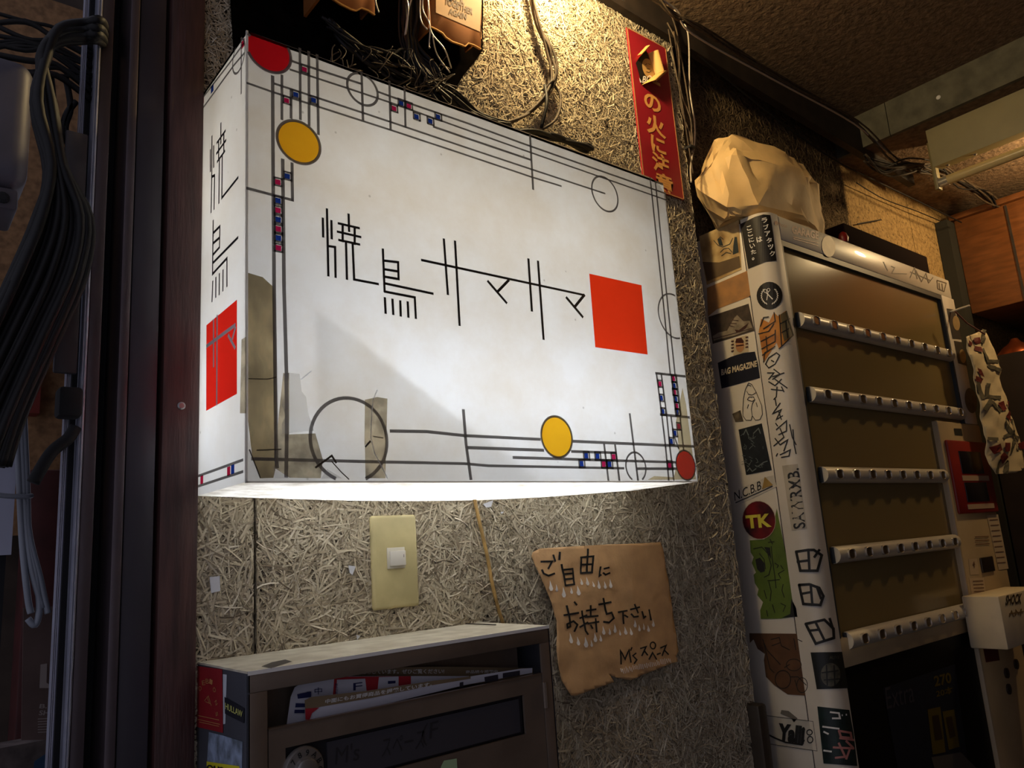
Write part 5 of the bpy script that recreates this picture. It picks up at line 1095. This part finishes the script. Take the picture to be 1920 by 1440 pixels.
MB().lathe([(.010, 0), (.012, .010), (.008, .022), (.003, .026)], (1.208, -.112, VT+.0005), 12).build('red_ornament', mat('red_ornament', rgb(120, 20, 16), .4), label='small rounded red ornament beside the paper bag', cat='ornament', smooth='auto')
q = PY(REC-.01); MB().tube([q.at(1608, 420), q.at(1652, 412)], .002, 6).build('nail_hook', M_blackcable, label='dark nail sticking out of the wall above the maroon box', cat='nail')

# ------------------------------------------------------------------ fluorescent fitting and cabinet on the right
FX = 1.667; fz1, fz0 = LOW-.001, 2.142
fit = empty('fluorescent_fitting', (FX+.03, -.3, LOW), 'cream batten fitting with an unlit fluorescent tube under the low ceiling', 'light fitting')
M_fit = mat('fitting_cream', rgb(138, 126, 86), .45, var=.08)
MB().prism([(FX, 0, fz1), (FX+.10, 0, fz1), (FX+.075, 0, fz0+.02), (FX+.012, 0, fz0)], (0, 1, 0), .001)
bt = MB(); pr_ = [(FX, fz1), (FX+.11, fz1), (FX+.11, fz0+.05), (FX+.07, fz0+.012), (FX+.006, fz0)]
bt.v = [(x, -.168, z) for x, z in pr_]+[(x, -.86, z) for x, z in pr_]; bt.f = [(i, (i+1) % 5, (i+1) % 5+5, i+5) for i in range(5)]+[(4, 3, 2, 1, 0), (5, 6, 7, 8, 9)]; bt.m = [0]*7
bt.build('housing', M_fit, fit)
tz = fz0-.018; txx = FX+.085
MB().tube([(txx, -.17, tz), (txx, -.82, tz)], .0135, 14).build('tube', mat('tube_off', rgb(200, 180, 130), .3), fit, smooth='auto')
MB().tube([(txx, -.150, tz), (txx, -.172, tz)], .0142, 14).build('tube_cap', M_chrome, fit, smooth='auto')
MB().box(txx-.012, -.150, tz-.02, txx+.012, -.138, LOW-.001).build('lamp_holder', M_fit, fit, bevel=.003)
for y_ in (-.19, -.26): MB().lathe([(.004, 0), (.006, .006), (.003, .009)], (FX+.045, y_, fz0+.012), 10, (0, 0, -1)).build('screw', M_chrome, fit)
# hanging cabinet
cb = empty('wall_cabinet', (2.30, -.3, 1.86), 'orange-brown wooden cabinet hung under the low ceiling', 'cabinet')
M_cab = mat('cabinet_wood', rgb(116, 70, 36), .45, var=.25, scale=7, stretch=(2, 2, 12))
MB().box(2.30, -.85, 1.865, 2.9, .02, 2.195).build('carcass', M_cab, cb, bevel=.003)
MB().box(2.285, -.86, 2.195, 2.9, .03, 2.215).build('cornice', M_cab, cb, bevel=.003)
for y_ in (-.14, -.45): MB().box(2.296, y_-.003, 1.87, 2.3005, y_+.003, 2.19).build('groove', M_darkwood, cb)
MB().box(2.24, .02, 0, 2.30, REC-.002, 2.19).build('dark_post', mat('dark_post', rgb(34, 34, 28), .7), label='dark upright post left of the wooden cabinet', cat='post')
MB().box(2.25, -.7, .9, 2.75, .015, 1.70).build('dark_shade_block', mat('dark_shade_block', rgb(36, 26, 20), .7, var=.3), label='dark block added for the shadow below the wooden cabinet', cat='cupboard')  # dark block stands in for the shadow below the cabinet
MB().box(2.25, -.7, 0, 2.75, .015, .899).build('lower_cupboard', mat('lower_cupboard', rgb(44, 32, 24), .7, var=.3), label='lower dark cupboard under the added dark block', cat='cupboard')
c = Vector((2.335, -.076, 1.7005))
MB().lathe([(.060, 0), (.058, .010), (.040, .030), (.018, .045), (.010, .058)], c, 24).build('copper_lid', mat('copper', rgb(140, 70, 40), .3, .8), label='domed copper lid resting on the added dark block', cat='lid', smooth='auto')
# patterned carrier bag hanging at the machine's right edge
zq = zo(1740, 520, 3.789); HB = PY(VY-.035)
bag_out = zq([(240, 430), (300, 410), (405, 372), (440, 420), (490, 520), (522, 610), (524, 740), (560, 850), (620, 1000), (660, 1120), (690, 1250), (690, 1360), (600, 1390), (470, 1400), (430, 1330), (400, 1180), (360, 1000), (330, 830), (290, 660), (262, 560)])
def hb_at(x, y, off=0.0):
    p_ = HB.at(x, y); cxp = 1740+(330+ (y-620)*1.0)/3.789*1.0; u = (x-(1795+(y-620)*.34))/48.0
    d = .014*max(0, 1-u*u)-.006+.008*mnoise(Vector((p_.x*14, 2, p_.z*14)))+.006*mnoise(Vector((p_.x*32, 5, p_.z*32)))
    return Vector((p_.x, p_.y-d-off, p_.z))
hbg = Ink(hb_at).poly(bag_out, 0, 6)
hbo = hbg.build('carrier_bag', mat('bag_white', rgb(206, 190, 156), .5, var=.06), None, label='white carrier bag with dark red diamonds and grey bars', cat='bag', smooth='auto')
mo = hbo.modifiers.new('thick', 'SOLIDIFY'); mo.thickness = .002; mo.offset = 0
M_bred = mat('bag_red', rgb(96, 22, 20), .55)
for p_ in ([(250, 455), (285, 470), (280, 495), (255, 490)], [(305, 435), (350, 430), (358, 470), (315, 480), (295, 455)], [(305, 495), (358, 500), (350, 540), (292, 525)], [(310, 650), (345, 660), (375, 715), (345, 700)], [(305, 705), (370, 725), (360, 760), (310, 740)], [(485, 895), (525, 880), (540, 940), (510, 955)], [(548, 885), (575, 880), (588, 945), (560, 950)], [(555, 950), (582, 990), (565, 1030), (535, 990)], [(415, 1210), (470, 1185), (495, 1230), (440, 1260)], [(500, 1180), (548, 1180), (545, 1240), (515, 1245)], [(505, 1245), (540, 1280), (515, 1330), (470, 1285)], [(645, 1180), (680, 1165), (688, 1220), (660, 1215)]):
    Ink(hb_at).poly(zq(p_), .004, 8).build('red_diamond', M_bred, hbo)
ik = Ink(hb_at)
for p_, w in (([(398, 380), (375, 460)], 9), ([(385, 515), (408, 600)], 8), ([(405, 600), (508, 595)], 6), ([(405, 630), (510, 660)], 7), ([(330, 760), (360, 860)], 9), ([(405, 765), (390, 850), (505, 855)], 7), ([(370, 940), (410, 885), (490, 950)], 8), ([(530, 1020), (570, 1110)], 5), ([(600, 1010), (590, 1110)], 5), ([(505, 1140), (570, 1115), (650, 1140)], 6), ([(595, 1150), (570, 1240)], 5), ([(600, 1155), (640, 1225)], 5), ([(400, 1150), (445, 1155)], 6), ([(480, 1310), (470, 1390)], 6), ([(545, 1310), (530, 1390)], 6)):
    ik.line(zq(p_), w, .004)
ik.build('grey_bars', mat('bag_grey', rgb(78, 74, 60), .6), hbo)
MB().tube([HB.at(1790, 585, .002), HB.at(1806, 608, .010), HB.at(1824, 632, .03)], .0022, 6).build('string', mat('red_string', rgb(76, 26, 18), .6), hbo)
c = PY(VY-.01).at(1789, 583); MB().tube([(c.x, VY, c.z), (c.x, VY-.05, c.z+.004)], .003, 6).build('hook', M_chrome, vm)
# strip of things right of the machine
MB().box(1.90, -.02, 0, 1.95, .03, 1.33).build('red_pole', mat('red_pole', rgb(92, 30, 20), .6), label='dark red upright pole right of the vending machine', cat='pole')
